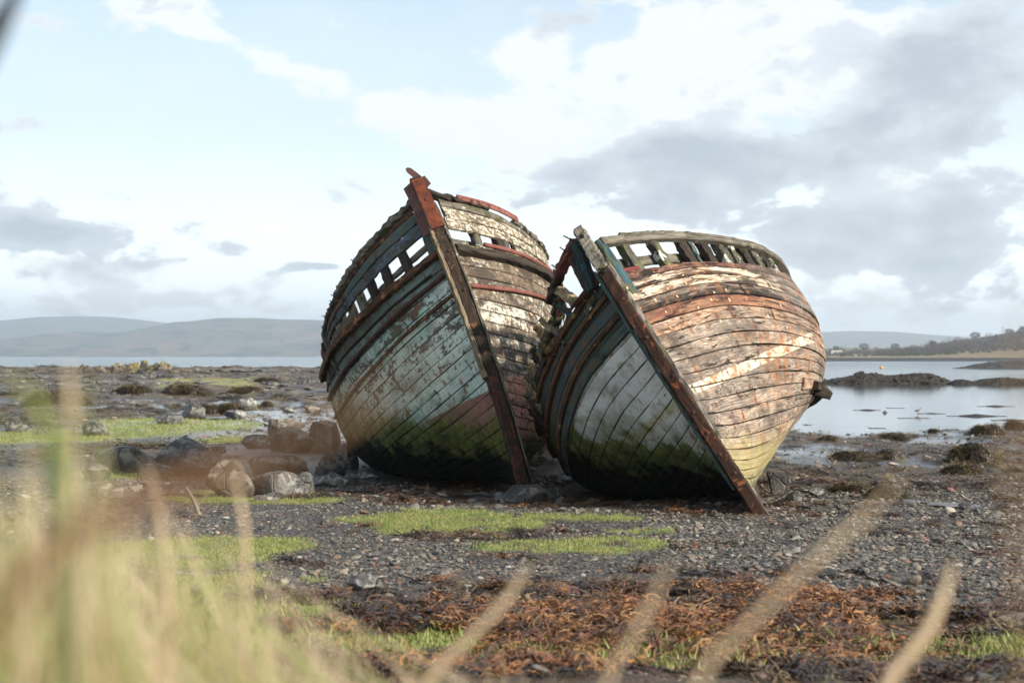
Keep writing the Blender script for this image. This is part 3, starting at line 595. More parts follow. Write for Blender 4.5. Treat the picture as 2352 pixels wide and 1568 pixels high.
def mat_ground():
    g = new_mat("beach gravel, wrack and mud")
    P = g.node('ShaderNodeNewGeometry').outputs['Position']; px, py, pz = g.sep(P)[0:3]
    grass, weed, wet = g.attr('grass'), g.attr('weed'), g.attr('wet')
    n = g.noise(P, 1.3, 6, .6); f = g.noise(P, 26.0, 6, .68); big = g.noise(P, .25, 5, .6)
    cells = g.node('ShaderNodeTexVoronoi', feature='F1'); g.put(cells.inputs['Vector'], g.v('MULTIPLY', P, (1.0, .8, 1.0))); cells.inputs['Scale'].default_value = 24.0
    cc = g.sep(cells.outputs['Color'])[0]; cdist = cells.outputs['Distance']
    stone = g.ramp(cc, [(0.0, (0.035, 0.033, 0.029)), (.35, (0.068, 0.064, 0.056)), (.6, (0.12, 0.113, 0.098)), (.8, (0.16, 0.13, 0.095)), (.92, (0.20, 0.18, 0.16)), (1.0, (0.14, 0.065, 0.04))])
    stone = g.mix(g.mapr(cdist, .35, .7), stone, (0.022, 0.018, 0.015))
    stone = g.mix(g.m('MULTIPLY', g.mapr(n, .4, .65), .5), stone, (0.065, 0.052, 0.038))
    mud = g.mix(f, (0.035, 0.032, 0.029), (0.095, 0.088, 0.078))
    c = g.mix(g.mapr(py, 30, 44), stone, mud)
    shing = g.m('MULTIPLY', g.mapr(g.m('ADD', g.m('DIVIDE', px, py), g.m('MULTIPLY', g.m('SUBTRACT', n, .5), .08)), -.235, -.19), g.mapr(g.m('DIVIDE', px, py), -.085, -.115))
    shing = g.m('MULTIPLY', shing, g.m('MULTIPLY', g.mapr(py, 29, 33), g.mapr(py, 80, 60)))
    c = g.mix(g.m('MULTIPLY', shing, .8), c, g.mix(g.mapr(f, .35, .65), (0.10, 0.088, 0.072), (0.30, 0.265, 0.22)))
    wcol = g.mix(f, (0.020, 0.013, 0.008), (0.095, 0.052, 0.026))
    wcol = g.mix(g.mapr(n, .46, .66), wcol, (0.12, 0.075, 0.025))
    wcol = g.mix(g.m('MULTIPLY', g.mapr(big, .5, .66), g.mapr(py, 60, 100)), wcol, (0.16, 0.12, 0.045))
    far = g.noise(g.v('MULTIPLY', P, (.8, .35, 1.0)), 1.0, 8, .68, .6)
    farc = g.ramp(far, [(.30, (0.012, 0.010, 0.008)), (.46, (0.045, 0.032, 0.020)), (.56, (0.12, 0.085, 0.045)), (.68, (0.20, 0.17, 0.12)), (1.0, (0.28, 0.25, 0.2))])
    wcol = g.mix(g.mapr(py, 40, 75, 0, .9), wcol, farc)
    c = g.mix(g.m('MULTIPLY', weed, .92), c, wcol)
    gcol = g.mix(f, (0.085, 0.12, 0.022), (0.19, 0.225, 0.055))
    gcol = g.mix(g.mapr(g.noise(P, 2.6, 5, .62), .46, .62), gcol, (0.24, 0.21, 0.07))
    c = g.mix(grass, c, gcol)
    # yellow lichened turf far out on the left shore
    pt = g.m('MULTIPLY', g.mapr(py, 92, 98), g.mapr(py, 126, 120))
    pt = g.m('MULTIPLY', pt, g.mapr(g.m('ABSOLUTE', g.m('ADD', g.m('DIVIDE', px, py), .195)), .036, .026))
    pt = g.m('MULTIPLY', pt, g.mapr(g.noise(g.v('MULTIPLY', P, (.25, .06, 0.0)), 1.0, 4, .6), .38, .46))
    c = g.mix(pt, c, (0.22, 0.20, 0.05))
    pool = g.m('MULTIPLY', wet, g.mapr(g.noise(g.v('MULTIPLY', P, (.9, .45, 0.0)), 1.0, 5, .62), .34, .44))
    rough = g.mix(weed, g.mapr(py, 24, 45, .62, .36), .62)
    rough = g.mix(g.m('MULTIPLY', pool, g.m('SUBTRACT', 1.0, g.m('MULTIPLY', weed, .6))), rough, 0.10)
    b = g.m('ADD', g.m('MULTIPLY', g.m('SUBTRACT', .8, cdist), g.mapr(py, 22, 34, 1.0, .3)), g.m('MULTIPLY', f, .8))
    b = g.m('MULTIPLY', b, g.m('SUBTRACT', 1.0, g.m('MULTIPLY', pool, .85)))
    b = g.m('ADD', b, g.m('MULTIPLY', g.m('MULTIPLY', far, weed), g.mapr(py, 40, 90, 0.0, 14.0)))
    return finish(g, c, rough, b, .022, .9, .45)
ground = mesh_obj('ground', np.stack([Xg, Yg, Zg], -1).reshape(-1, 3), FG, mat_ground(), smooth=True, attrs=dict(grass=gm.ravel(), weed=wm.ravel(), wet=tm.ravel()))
tag(ground, kind='structure')

# ------------------------------------------------------------------ water
def mat_water(name, amp=.012, sc=1.0, tint=(0.02, 0.035, 0.035), rough=.06, detail=4, stretch=(1.0, .35, 1.0), hs=1.0):
    g = new_mat(name); P = g.node('ShaderNodeNewGeometry').outputs['Position']; px, py, pz = g.sep(P)[0:3]
    q = g.v('MULTIPLY', P, stretch)
    b = g.m('ADD', g.noise(q, 2.2 * sc, detail, .6), g.m('MULTIPLY', g.noise(q, .45 * sc, 3, .5), 1.6))
    b = g.m('MULTIPLY', b, g.mapr(py, 60, 300, .25, 1.0))
    return finish(g, tint, g.mapr(py, 80, 500, rough, rough + .14 * hs), b, amp, 1.0, .5)
wk = np.concatenate([-np.geomspace(4, .5, 10), np.linspace(-.45, .45, 40), np.geomspace(.5, 4, 10)]); wy = np.geomspace(33, 9400, 60)
WK, WY = np.meshgrid(wk, wy); n2, m2 = WK.shape; i2 = (np.arange(n2 - 1)[:, None] * m2 + np.arange(m2 - 1)[None, :]).ravel()
sea = mesh_obj('sea', np.stack([WK * WY, WY, np.full(WK.shape, WATER_Z)], -1).reshape(-1, 3), np.stack([i2, i2 + 1, i2 + m2 + 1, i2 + m2], -1), mat_water("grey blue bay water", .02), smooth=True)
tag(sea, kind='structure')
pool = mesh_obj('tide_pool_water', [(-30, 38, -.045), (-2, 38, -.045), (-2, 76, -.045), (-30, 76, -.045)], [(0, 1, 2, 3)], mat_water("still tide pool", .004, 2.0, (0.03, 0.03, 0.026), .05, hs=0))
tag(pool, kind='structure')

# ------------------------------------------------------------------ hills across the water
def ridge(name, pts, Y0, depth, mat, zbase=-.5, n=150, rough=.06, seed=0):
    us = np.array([p[0] for p in pts], float); hs = np.array([(HOR - p[1]) / FPX for p in pts])
    u = np.linspace(us[0], us[-1], n); h = np.interp(u, us, hs) * (Y0 + depth * .6) + EYE
    k = np.concatenate([np.linspace(0, 1, 24), np.linspace(1.03, 1.5, 6)])
    X = []; Yv = []; Z = []
    for kk in k:
        yy = Y0 + depth * .6 * kk
        x = (u - CXP) / FPX * (Y0 + depth * .6 * 1.0)
        prof = math.sin(min(kk, 1) * math.pi / 2)**1.25 if kk <= 1 else math.cos((kk - 1) * math.pi)
        z = zbase + (h - zbase) * prof
        zn = (fbm(x / 210.0, np.full(n, yy / 210.0), 0, 5, seed) - .5) * rough * (h.max()) * min(1, kk * 2) * (1.0 if kk < .9 else .25)
        X.append(x); Yv.append(np.full(n, yy)); Z.append(np.maximum(z + zn, zbase))
    V = np.stack([np.array(X), np.array(Yv), np.array(Z)], -1); r, c = V.shape[:2]
    i = (np.arange(r - 1)[:, None] * c + np.arange(c - 1)[None, :]).ravel()
    o = mesh_obj(name, V.reshape(-1, 3), np.stack([i, i + 1, i + c + 1, i + c], -1), mat, smooth=True); return tag(o, kind='structure')
def mat_hill(name, a, b_, c_, s=1.0):
    g = new_mat(name); P = g.node('ShaderNodeNewGeometry').outputs['Position']
    q = g.v('MULTIPLY', P, (.004 * s, .0022 * s, .018 * s)); n = g.noise(q, 1.0, 7, .62, .6); m_ = g.noise(g.v('ADD', q, (5.0, 3.0, 1.0)), 3.0, 6, .65, .5)
    col = g.mix(g.mapr(n, .42, .56), a, b_); col = g.mix(g.mapr(m_, .50, .56), col, c_)
    return finish(g, col, .95, g.noise(g.v('MULTIPLY', P, (.02, .02, .02)), 1.0, 6, .6), 6.0, .8, .1)
hm1 = mat_hill("heather and bracken hillside", (0.17, 0.12, 0.085), (0.085, 0.095, 0.05), (0.02, 0.03, 0.018))
hm2 = mat_hill("distant moorland", (0.12, 0.11, 0.09), (0.08, 0.085, 0.06), (0.05, 0.055, 0.045))
ridge('hill', [(-900, 770), (-500, 748), (-200, 752), (0, 738), (60, 733), (120, 728), (200, 726), (260, 728), (330, 735), (380, 741), (460, 748), (560, 770), (700, 806)], 6300, 2600, hm2, seed=3)
ridge('hill', [(-600, 800), (-200, 790), (0, 783), (90, 776), (190, 763), (230, 762), (300, 768), (340, 760), (430, 741), (520, 733), (600, 731), (660, 734), (735, 735), (860, 740), (1100, 760), (1300, 790), (1450, 812)], 4300, 2200, hm1, seed=4, rough=.12)
ridge('hill', [(1500, 806), (1650, 780), (1780, 768), (1880, 763), (1950, 760), (2040, 762), (2120, 769), (2200, 774), (2240, 778), (2270, 776), (2310, 781), (2420, 795), (2700, 800), (3200, 806)], 6200, 2400, hm2, seed=5)

# ------------------------------------------------------------------ haze: one closed box of thin air round the place
hz = mesh_obj('haze', [(-6500, -60, -6), (8500, -60, -6), (8500, 9600, -6), (-6500, 9600, -6), (-6500, -60, 245), (8500, -60, 245), (8500, 9600, 245), (-6500, 9600, 245)],
              [(0, 3, 2, 1), (4, 5, 6, 7), (0, 1, 5, 4), (1, 2, 6, 5), (2, 3, 7, 6), (3, 0, 4, 7)], None)
hmat = bpy.data.materials.new("sea haze"); hmat.use_nodes = True
for n_ in list(hmat.node_tree.nodes): hmat.node_tree.nodes.remove(n_)
gh = G(hmat.node_tree); oh = gh.node('ShaderNodeOutputMaterial'); pv = gh.node('ShaderNodeVolumePrincipled')
pv.inputs['Color'].default_value = (0.86, 0.94, 1.0, 1); pv.inputs['Density'].default_value = 2.2e-4; pv.inputs['Anisotropy'].default_value = 0.55
gh.L.new(pv.outputs[0], oh.inputs['Volume']); hz.data.materials.append(hmat); tag(hz, kind='stuff')

# ------------------------------------------------------------------ stone builder
def ico(sub):
    import bmesh
    bm = bmesh.new(); bmesh.ops.create_icosphere(bm, subdivisions=sub, radius=1.0)
    V = np.array([v.co[:] for v in bm.verts]); F = np.array([[v.index for v in f.verts] for f in bm.faces]); bm.free(); return V, F
ICO = {k: ico(k) for k in (1, 2, 3, 4)}
def rock_geo(rng, size, sub=3, cuts=9, nz=.10, flat=.8):
    V, F = ICO[sub]; V = V.copy()
    for _ in range(cuts):
        n = rng.standard_normal(3); n /= np.linalg.norm(n); dd = rng.uniform(.38, .78)
        k = V @ n - dd; V = V - np.where(k > 0, k, 0)[:, None] * n * .93
    o = rng.uniform(0, 50, 3)
    V = V * (1 + (fbm(V[:, 0] * 1.6 + o[0], V[:, 1] * 1.6 + o[1], V[:, 2] * 1.6 + o[2], 2, 3) - .5)[:, None] * nz * 2.0 + (np.abs(fbm(V[:, 0] * 5 + o[1], V[:, 1] * 5 + o[2], V[:, 2] * 5 + o[0], 3, 9) - .5))[:, None] * nz * 1.6)
    V = V / np.abs(V).max(0); return V * np.asarray(size) / 2 * np.array([1, 1, flat]), F
def mat_stone(name, a, b_, c_=None, lichen_lit_top=None, wetr=.75, sc=1.0, moss=None):
    g = new_mat(name); oc = g.node('ShaderNodeTexCoord').outputs['Object']; P = g.node('ShaderNodeNewGeometry').outputs['Position']
    n = g.noise(oc, 2.2 * sc, 8, .68, .4); f = g.noise(oc, 14.0 * sc, 8, .74, .2)
    c = g.mix(g.mapr(n, .36, .64), a, b_); c = g.mix(g.m('MULTIPLY', f, .4), c, (0.02, 0.018, 0.016))
    if c_ is not None: c = g.mix(g.mapr(g.noise(oc, 3.4 * sc, 6, .6, .5), .56, .66), c, c_)
    nz = g.sep(g.node('ShaderNodeNewGeometry').outputs['Normal'])[2]
    if lichen_lit_top is not None: c = g.mix(g.m('MULTIPLY', g.mapr(g.noise(oc, 5.0 * sc, 6, .7, .6), .50, .58), g.mapr(nz, .0, .5)), c, lichen_lit_top)  # pale upward faces: lichen patches with lit tops painted in
    if moss is not None: c = g.mix(g.m('MULTIPLY', g.mapr(nz, .35, .8), .8), c, moss)
    cr = g.mapr(g.voro(oc, 2.6 * sc, 'DISTANCE_TO_EDGE'), .0, .05)
    return finish(g, c, wetr, g.m('ADD', g.m('ADD', n, f), g.m('MULTIPLY', cr, .5)), .06 / sc, 1.0, .4)
S = dict(dark=mat_stone("dark wet boulder", (0.025, 0.024, 0.023), (0.10, 0.094, 0.085), (0.17, 0.15, 0.12), wetr=.45, lichen_lit_top=(0.20, 0.185, 0.15)),
         brown=mat_stone("brown grey boulder", (0.07, 0.058, 0.046), (0.24, 0.205, 0.165), (0.10, 0.095, 0.085), lichen_lit_top=(0.33, 0.30, 0.24)),
         grey=mat_stone("grey boulder", (0.075, 0.074, 0.07), (0.25, 0.245, 0.225), (0.12, 0.11, 0.09), lichen_lit_top=(0.36, 0.35, 0.31)),
         pale=mat_stone("pale stone", (0.36, 0.33, 0.28), (0.52, 0.49, 0.43)),
         lichen=mat_stone("yellow lichened rock", (0.05, 0.043, 0.032), (0.19, 0.16, 0.115), (0.34, 0.29, 0.22), lichen_lit_top=(0.30, 0.23, 0.045), sc=.8),
         slab=mat_stone("wet flat slab", (0.14, 0.14, 0.15), (0.21, 0.21, 0.215), wetr=.3),
         weedrock=mat_stone("bladderwrack covered rock", (0.014, 0.010, 0.006), (0.040, 0.028, 0.014), (0.07, 0.05, 0.02), wetr=.55, sc=2.0))
def boulder(label, u, v, wpx, hpx, mat, seed, name='boulder', cat='boulder', group=None, deep=1.0, sub=3, cuts=9, flat=1.0, sink=.18, Y=None):
    """boulder whose foot stands at a measured place; width and height taken from the photograph"""
    rng = np.random.default_rng(seed)
    x, y, z = on_ground(u, v) if Y is None else ((u - CXP) / FPX * Y, Y, float(ground_z((u - CXP) / FPX * Y, Y)))
    W = wpx / FPX * y; Hh = hpx / FPX * y; D_ = W * deep * rng.uniform(.7, .95)
    V, F = rock_geo(rng, (W * 1.04, D_, Hh * (2 / (1 + (1 - sink * 2)) ) * 1.0), sub, cuts, flat=1.0)
    zc = z + Hh * (.5 - sink); V = V * np.array([1, 1, (Hh - Hh * (.5 - sink)) / np.abs(V[:, 2]).max()])
    V[:, 2] = np.where(V[:, 2] < 0, V[:, 2] * 1.25, V[:, 2])
    o = mesh_obj(name, V, F, mat, smooth=sub > 3); o.location = (x, y + D_ * .35, zc)
    return tag(o, label, cat, group)
BL = [("low dark boulder with a sloping back at the left of the boulder pile", 285, 1085, 165, 62, 'dark'),
      ("large dark boulder with a split top below the green turf", 430, 1092, 165, 88, 'dark'),
      ("long grey slab boulder low on the left, in front of the dark ones", 262, 1142, 130, 40, 'brown'),
      ("flat pale-streaked boulder between the two dark boulders", 352, 1092, 80, 38, 'grey'),
      ("small rounded boulder beside the green turf edge", 492, 1034+18, 60, 26, 'brown'),
      ("tilted wedge boulder leaning left below the white stone", 530, 1142, 120, 86, 'brown'),
      ("white speckled stone propped among the boulders", 518, 1062, 26, 20, 'pale'),
      ("squat brown boulder behind the wedge, facing the shore", 600, 1088, 110, 60, 'brown'),
      ("broad brown boulder at the top of the pile near the left wreck", 690, 1040, 150, 58, 'brown'),
      ("tall rounded boulder leaning against the turn of the left hull", 752, 1042, 92, 92, 'brown'),
      ("boulder highest in the pile, right of the green strip", 640, 1004, 104, 52, 'brown'),
      ("block shaped boulder in the middle of the pile", 668, 1084, 110, 52, 'brown'),
      ("grey boulder with a flat top at the foot of the pile", 640, 1140, 150, 56, 'grey'),
      ("upright grey stone at the foot of the pile", 700, 1134, 66, 50, 'grey'),
      ("dark stone tucked under the left hull, behind the upright grey stone", 752, 1092, 80, 54, 'dark'),
      ("smooth grey stone by the left hull, lowest in the pile", 752, 1118, 92, 32, 'grey'),
      ("small pointed stone below the left hull", 806, 1118, 42, 30, 'grey'),
      ("flat stone lying in front of the pile on the dark weed", 612, 1152, 68, 18, 'brown'),
      ("thin flat stone under the left hull shadow", 846, 1102, 56, 18, 'grey'),
      ("small dark boulder in front of the left boulder, half in the grass", 210, 1106, 70, 40, 'dark'),
      ("reddish stone at the top left of the pile", 590, 1030, 76, 42, 'brown'),
      ("block stone right of the tall rounded boulder, in deep shade", 792, 1078, 60, 60, 'dark'),
      ("single low boulder on the pale shingle behind the pile", 568, 936, 58, 26, 'grey'),
      ("square dark boulder beyond the turf tip", 440, 962, 62, 36, 'dark'),
      ("flat dark rock left of the square boulder, by the pool", 385, 972, 70, 22, 'dark'),
      ("round rock on the sand close to the left hull", 712, 948, 42, 18, 'brown'),
      ("small flat rock on the sand, left of the round one", 665, 948, 36, 14, 'grey'),
      ("rounded grey rock by the tide pool on the far left", 215, 1008-6, 70, 34, 'dark'),
      ("yellowish rock at the edge of the left turf", 96, 1000, 46, 26, 'brown'),
      ("dark rock left of the yellowish rock", 28, 992, 60, 34, 'dark'),
      ("low grey rock right of the green turf tip", 540, 962, 60, 20, 'grey'),
      ("long grey boulder lying in front of the gap between the wrecks", 1218, 1158, 134, 44, 'dark'),
      ("small block at the right end of the long grey boulder", 1274, 1156, 52, 34, 'dark'),
      ("rounded stone left of the long grey boulder", 1152, 1150, 36, 20, 'grey'),
      ("dark peaked boulder to the right of the right-hand stem foot", 1794, 1136, 62, 52, 'dark'),
      ("angular dark stone right of the stem foot, nearest to it", 1830, 1152, 50, 26, 'dark'),
      ("flat grey stone in the shingle right of the right wreck", 1880, 1136, 42, 18, 'grey'),
      ("low stone beside the flat slab on the right", 2221, 1172, 34, 16, 'dark'),
      ("dark flat stone at the right edge beyond the slab", 2312, 1172, 50, 20, 'dark'),
      ("pointed pale grey rock sticking out of the wrack in the foreground", 836, 1362, 90, 42, 'grey'),
      ("dark round stone in the grass at the lower left", 450, 1372, 42, 34, 'brown'),
      ("blue grey stone with a flat top near the lower centre", 858, 1298-18, 34, 12, 'grey'),
      ("small dark stone resting on the middle turf patch", 1185, 1187, 26, 10, 'dark'),
      ("brown stone at the edge of the left turf strip", 760, 1212-6, 44, 18, 'brown'),
      ("dark rounded stone on the shingle right of the lower turf patch", 1486, 1294, 36, 20, 'dark'),
      ("two-lobed dark stone above the orange wrack on the right", 1902, 1322+8, 60, 22, 'dark'),
      ("smooth stone on the shingle edge below the right wreck", 1346+20, 1158, 30, 14, 'grey')]
for i, (lb, u, v, wp, hp, m) in enumerate(BL): boulder(lb, u, v, wp, hp, S[m], 100 + i, deep=1.0 if hp > 25 else 1.3, sub=4 if wp > 70 else 3, cuts=11)
for i, (lb, u, v, wp) in enumerate((("white pebble on the wrack at the lower left", 668, 1378 - 25, 24), ("creamy flat pebble beside the pointed grey rock", 652, 1400 - 60, 22), ("bright white stone in the wrack at bottom centre", 766, 1422 + 22, 26),
                                    ("pale angular stone on the shingle below the middle turf", 1392 - 20, 1264 - 90, 14), ("pale chip beside the lower turf patch", 1338, 1262 + 60, 14), ("white shell fragment on the wrack right of centre", 1254 + 40, 1378 - 30, 12))):
    boulder(lb, u, v, wp, wp * .5, S['pale'], 300 + i, name='pebble', cat='pebble')
for i, (lb, u, v, wp, hp) in enumerate((("long wet flat slab in the shingle on the right", 2196, 1166, 120, 9), ("shorter wet slab behind the long one", 2105, 1156, 70, 8))):
    boulder(lb, u, v, wp, hp, S['slab'], 320 + i, name='flat_slab', cat='slab', deep=.8, cuts=5)

# weed covered rocks and mounds on the lower shore: each a boulder with hanging wrack
gw = new_mat("brown bladderwrack"); oi = gw.node('ShaderNodeObjectInfo').outputs['Random']
ocw = gw.node('ShaderNodeTexCoord').outputs['Object']
wr_n = gw.noise(ocw, 7.0, 4, .6)
WEED_MAT = finish(gw, gw.mix(gw.m('MULTIPLY', gw.attr('tint'), wr_n), (0.009, 0.006, 0.004), (0.16, 0.105, 0.04)), .5, gw.noise(ocw, 60.0, 4, .6), .004, .8, .5)
def draped(label, u, v, wpx, hpx, seed, strands=260, group=None, Y=None, Lk=.5):
    rng = np.random.default_rng(seed)
    root_xyz = on_ground(u, v) if Y is None else ((u - CXP) / FPX * Y, Y, float(ground_z((u - CXP) / FPX * Y, Y)))
    x, y, z = root_xyz; W = wpx / FPX * y; Hh = hpx / FPX * y
    root = empty('weed_covered_rock', (x, y + W * .3, z)); tag(root, label, 'rock', group)
    V, F = rock_geo(rng, (W * .86, W * .70, Hh * 1.5), 4, 7, .30)
    mesh_obj('rock', V, F, S['weedrock'], root, smooth=True)
    strands = int(strands * .9); tints = []; VV = []; FF = []; Hm = Hh * .85; lob = rng.uniform(0, 6.28, 3)
    for i in range(strands):
        a = rng.uniform(0, 2 * np.pi); r0 = math.sqrt(rng.uniform(0, .8)); L = rng.uniform(.25, .6) * Lk * 2
        w_ = rng.uniform(.005, .011) * max(1, W * 1.2); tints += [rng.random()**1.5] * 12; n = 6; base = len(VV); a2 = a + rng.normal() * .25
        for k in range(n):
            r = min(1.12, r0 + L * k / (n - 1)); aa = a + (a2 - a) * k / (n - 1) + .06 * math.sin(k * 2 + i)
            zz = Hm * (.86 + .14 * math.sin(aa * 2 + lob[0])) * math.sqrt(max(0, 1 - min(r, 1)**2.4)) + .02 + .05 * Hh * math.sin(k * 2.3 + i) - (.03 if r > 1 else 0)
            c = np.array([math.cos(aa) * r * W * .48, math.sin(aa) * r * W * .40, zz + rng.uniform(0, .012)]); t = np.array([-math.sin(aa), math.cos(aa), 0]) * w_ * (1 - .5 * k / n)
            VV += [c - t, c + t + np.array([0, 0, .008])]
        FF += [(base + 2*k, base + 2*k + 1, base + 2*k + 3, base + 2*k + 2) for k in range(n - 1)]
    o = mesh_obj('seaweed', VV, FF, WEED_MAT, root, attrs=dict(tint=np.array(tints))); o['kind'] = 'stuff'
    MOUNDS.append((x, y + W * .3, z, W, Hh))
    return root
MOUNDS = []
DR = [("large haystack-like mound of hanging wrack on the right shore", 2248, 1064, 128, 48, 420),
      ("low wrack mound left of and below the haystack mound", 2215, 1092, 90, 24, 220),
      ("dark weedy mound at the water's edge on the right", 2272, 1001 - 2, 76, 26, 200),
      ("weedy rock tight against the right edge of the bay shore", 2336, 985, 50, 20, 160),
      ("small round weedy rock standing in the shallow water on the right", 2312, 976 - 2, 30, 16, 120),
      ("weedy lump just right of the right wreck, at the water", 1855, 985, 28, 10, 100),
      ("small weedy lump beside the hull at the tide line", 1905, 1012, 44, 12, 120),
      ("broad wrack covered hummock behind the right stem", 1965, 1060, 110, 22, 260),
      ("wrack covered hummock right of the broad one", 2040, 1056, 70, 22, 200),
      ("low wrack hump on the wet flat, middle right", 2060, 1010, 70, 14, 160),
      ("tiny weedy rock in the wet gravel, right of centre bay", 2145, 992, 22, 8, 60),
      ("reddish wrack heap near the flat slabs", 2040, 1146, 90, 26, 240),
      ("brown wrack pad lying left of the reddish heap", 1960, 1130, 90, 16, 200),
      ("weed covered rock on the pale shingle at the left", 524, 950, 66, 30, 200),
      ("small weedy rock right of the weed covered one", 612, 934, 30, 14, 100),
      ("weedy boulder left of the pale shingle, behind the square boulder", 478, 950, 60, 24, 160),
      ("dark weed hump beyond the tide pool on the far left", 300, 905, 90, 20, 160),
      ("golden weed hump in the middle of the left shore", 420, 905, 110, 22, 200),
      ("brown weed hump right of the golden one", 560, 906, 90, 18, 180),
      ("dark weedy rock closest to the left hull on the far shore", 610, 880, 60, 14, 120),
      ("wide weedy bank at the left edge", 120, 930, 150, 34, 300)]
for i, (lb, u, v, wp, hp, ns) in enumerate(DR): draped(lb, u, v, wp, hp, 500 + i, ns)

# reefs and skerries in the bay: solid weedy ridges
def skerry(name, label, prof, vbase, depth_k, mat, seed, n=220, z0=None, cat='skerry', lum=.42):
    """prof: (u, v) skyline; vbase: photograph row where it meets the water"""
    Y = (EYE - WATER_Z) * FPX / (vbase - HOR)
    us = np.array([p[0] for p in prof], float); u = np.linspace(us[0], us[-1], n); vt = np.interp(u, us, [p[1] for p in prof])
    h = np.maximum(EYE + (HOR - vt) / FPX * Y * 1.02 - WATER_Z, .02) * .84; x = (u - CXP) / FPX * Y; D_ = max(2.5, (x[-1] - x[0]) * depth_k)
    ks_ = np.linspace(-1, 1, 55); V = []
    for k in ks_:
        prof_k = math.cos(k * math.pi / 2)**.7 if abs(k) < 1 else 0
        yy = Y + D_ * .5 + k * D_ * .5
        nz = (np.abs(fbm(x * .9 / (D_ * .10 + .3), np.full(n, yy * .9 / (D_ * .10 + .3)), 0, 6, seed, .62) - .5) * 1.6 - .18) * lum * np.maximum(h, h.max() * .25)
        V.append(np.stack([x, np.full(n, yy), WATER_Z - .25 + (h + .25) * prof_k + nz * prof_k], -1))
    V = np.array(V); r, c = V.shape[:2]; i = (np.arange(r - 1)[:, None] * c + np.arange(c - 1)[None, :]).ravel()
    top = V[:, :, 2] > WATER_Z + .02; SKP.append((V[top], h.max())); o = mesh_obj(name, V.reshape(-1, 3), np.stack([i, i + 1, i + c + 1, i + c], -1), mat, smooth=True); return tag(o, label, cat)
SKP = []
REEF = mat_stone("dark weedy reef", (0.010, 0.008, 0.006), (0.050, 0.036, 0.020), (0.085, 0.064, 0.028), wetr=.6, sc=.9)
SPIT = mat_stone("dark bare rock spit", (0.028, 0.024, 0.021), (0.06, 0.052, 0.046), (0.09, 0.075, 0.055), wetr=.7, sc=.25)
skerry('skerry', "long two-humped weedy skerry in the middle of the bay", [(1840, 879), (1895, 873), (1925, 868), (1955, 861), (1975, 855), (2000, 852), (2025, 854), (2045, 858), (2080, 857), (2110, 853), (2130, 852), (2155, 855), (2175, 865), (2198, 875)], 881, .25, REEF, 31)
skerry('skerry', "lower weedy skerry running off the right edge of the bay", [(2192, 878), (2205, 870), (2222, 868), (2245, 874), (2270, 867), (2310, 863), (2345, 866), (2400, 868), (2500, 880)], 883, .25, REEF, 32)
skerry('rock_spit', "dark rocky spit reaching in from the right edge", [(2214, 845), (2240, 841), (2262, 834), (2300, 828), (2350, 826), (2450, 822), (2600, 845)], 847, .35, SPIT, 33, cat='rocks')
for i, (lb, u0, u1, vb, hh) in enumerate((("long thin weed patch awash near the right shore", 2195, 2330, 958, 9), ("weed patch awash above the thin one", 2262, 2345, 935, 6), ("short weed patch awash right of the wading bird", 2125, 2185, 952, 5), ("thin dark weed streak left of the wading bird", 2080, 2150, 963, 2),
                                          ("low weedy bar with a lump in the shallows", 1975, 2035, 944, 6), ("flat weed raft at the right edge of the shallows", 2300, 2400, 968, 7), ("little weed clump awash near the tide line", 2015, 2050, 987, 5), ("faint weed streak in the middle of the shallows", 2050, 2090, 939, 2))):
    m_ = (u0 + u1) / 2; skerry('weed_patch', lb, [(u0, vb), (u0 + (u1 - u0) * .25, vb - hh * .6), (m_, vb - hh), (u0 + (u1 - u0) * .8, vb - hh * .5), (u1, vb)], vb, .22, REEF, 340 + i, n=30, cat='seaweed')

# left shore: lichen-yellow crag and rock outcrops
def outcrop(label, u, v, wpx, hpx, mat, seed, n=5, cat='outcrop', Y=None, name='rock_outcrop'):
    rng = np.random.default_rng(seed); x, y, z = on_ground(u, v) if Y is None else ((u - CXP) / FPX * Y, Y, float(ground_z((u - CXP) / FPX * Y, Y)))
    W = wpx / FPX * y; Hh = hpx / FPX * y; VV = []; FF = []; b0 = 0
    for i in range(n):
        hk = rng.uniform(.55, 1.0) if i else 1.0
        V, F = rock_geo(rng, (W / n * rng.uniform(1.5, 2.2), W * .45, Hh * 2 * hk), 3, 12, .12)
        V = V + np.array([(i + .5) / n * W - W / 2 + rng.normal() * W * .02, rng.normal() * W * .06, 0]); VV.append(V); FF.append(F + b0); b0 += len(V)
    o = mesh_obj(name, np.concatenate(VV), np.concatenate(FF), mat); o.location = (x, y, z - Hh * .05); return tag(o, label, cat)
outcrop("lichen yellow crag at the left end of the skyline rocks", 228, 846, 90, 30, S['lichen'], 41, 6, Y=150)
outcrop("pale topped crag in the middle of the skyline rocks", 296, 846, 76, 36, S['lichen'], 42, 5, Y=150)
outcrop("lichen yellow crag right of the pale topped one", 362, 846, 70, 30, S['lichen'], 43, 5, Y=148)
outcrop("blocky yellow crag at the right end of the skyline rocks", 415, 852, 56, 26, S['lichen'], 44, 4, Y=140)
outcrop("grey rock below the blocky yellow crag", 378, 862, 60, 16, S['dark'], 45, 4, Y=126)
for i, (lb, u, v, wp, hp) in enumerate((("dark rock ledge above the yellow turf", 330, 884, 150, 16), ("dark rock ledge left of the ledge above the turf", 230, 878, 90, 12), ("broken dark ledge below the yellow turf on the left", 240, 900, 100, 18), ("low black ledge right of the yellow turf", 620, 884, 90, 12),
                                        ("dark ledge close to the left hull", 700, 880, 70, 12), ("far dark skerry edge behind the yellow crags", 560, 852, 150, 8), ("dark ledge under the skyline at the far left", 60, 868, 130, 12), ("grey ledge in the middle of the weedy flat", 450, 880, 90, 10))):
    outcrop(lb, u, v, wp, hp, S['dark'], 60 + i, 7)

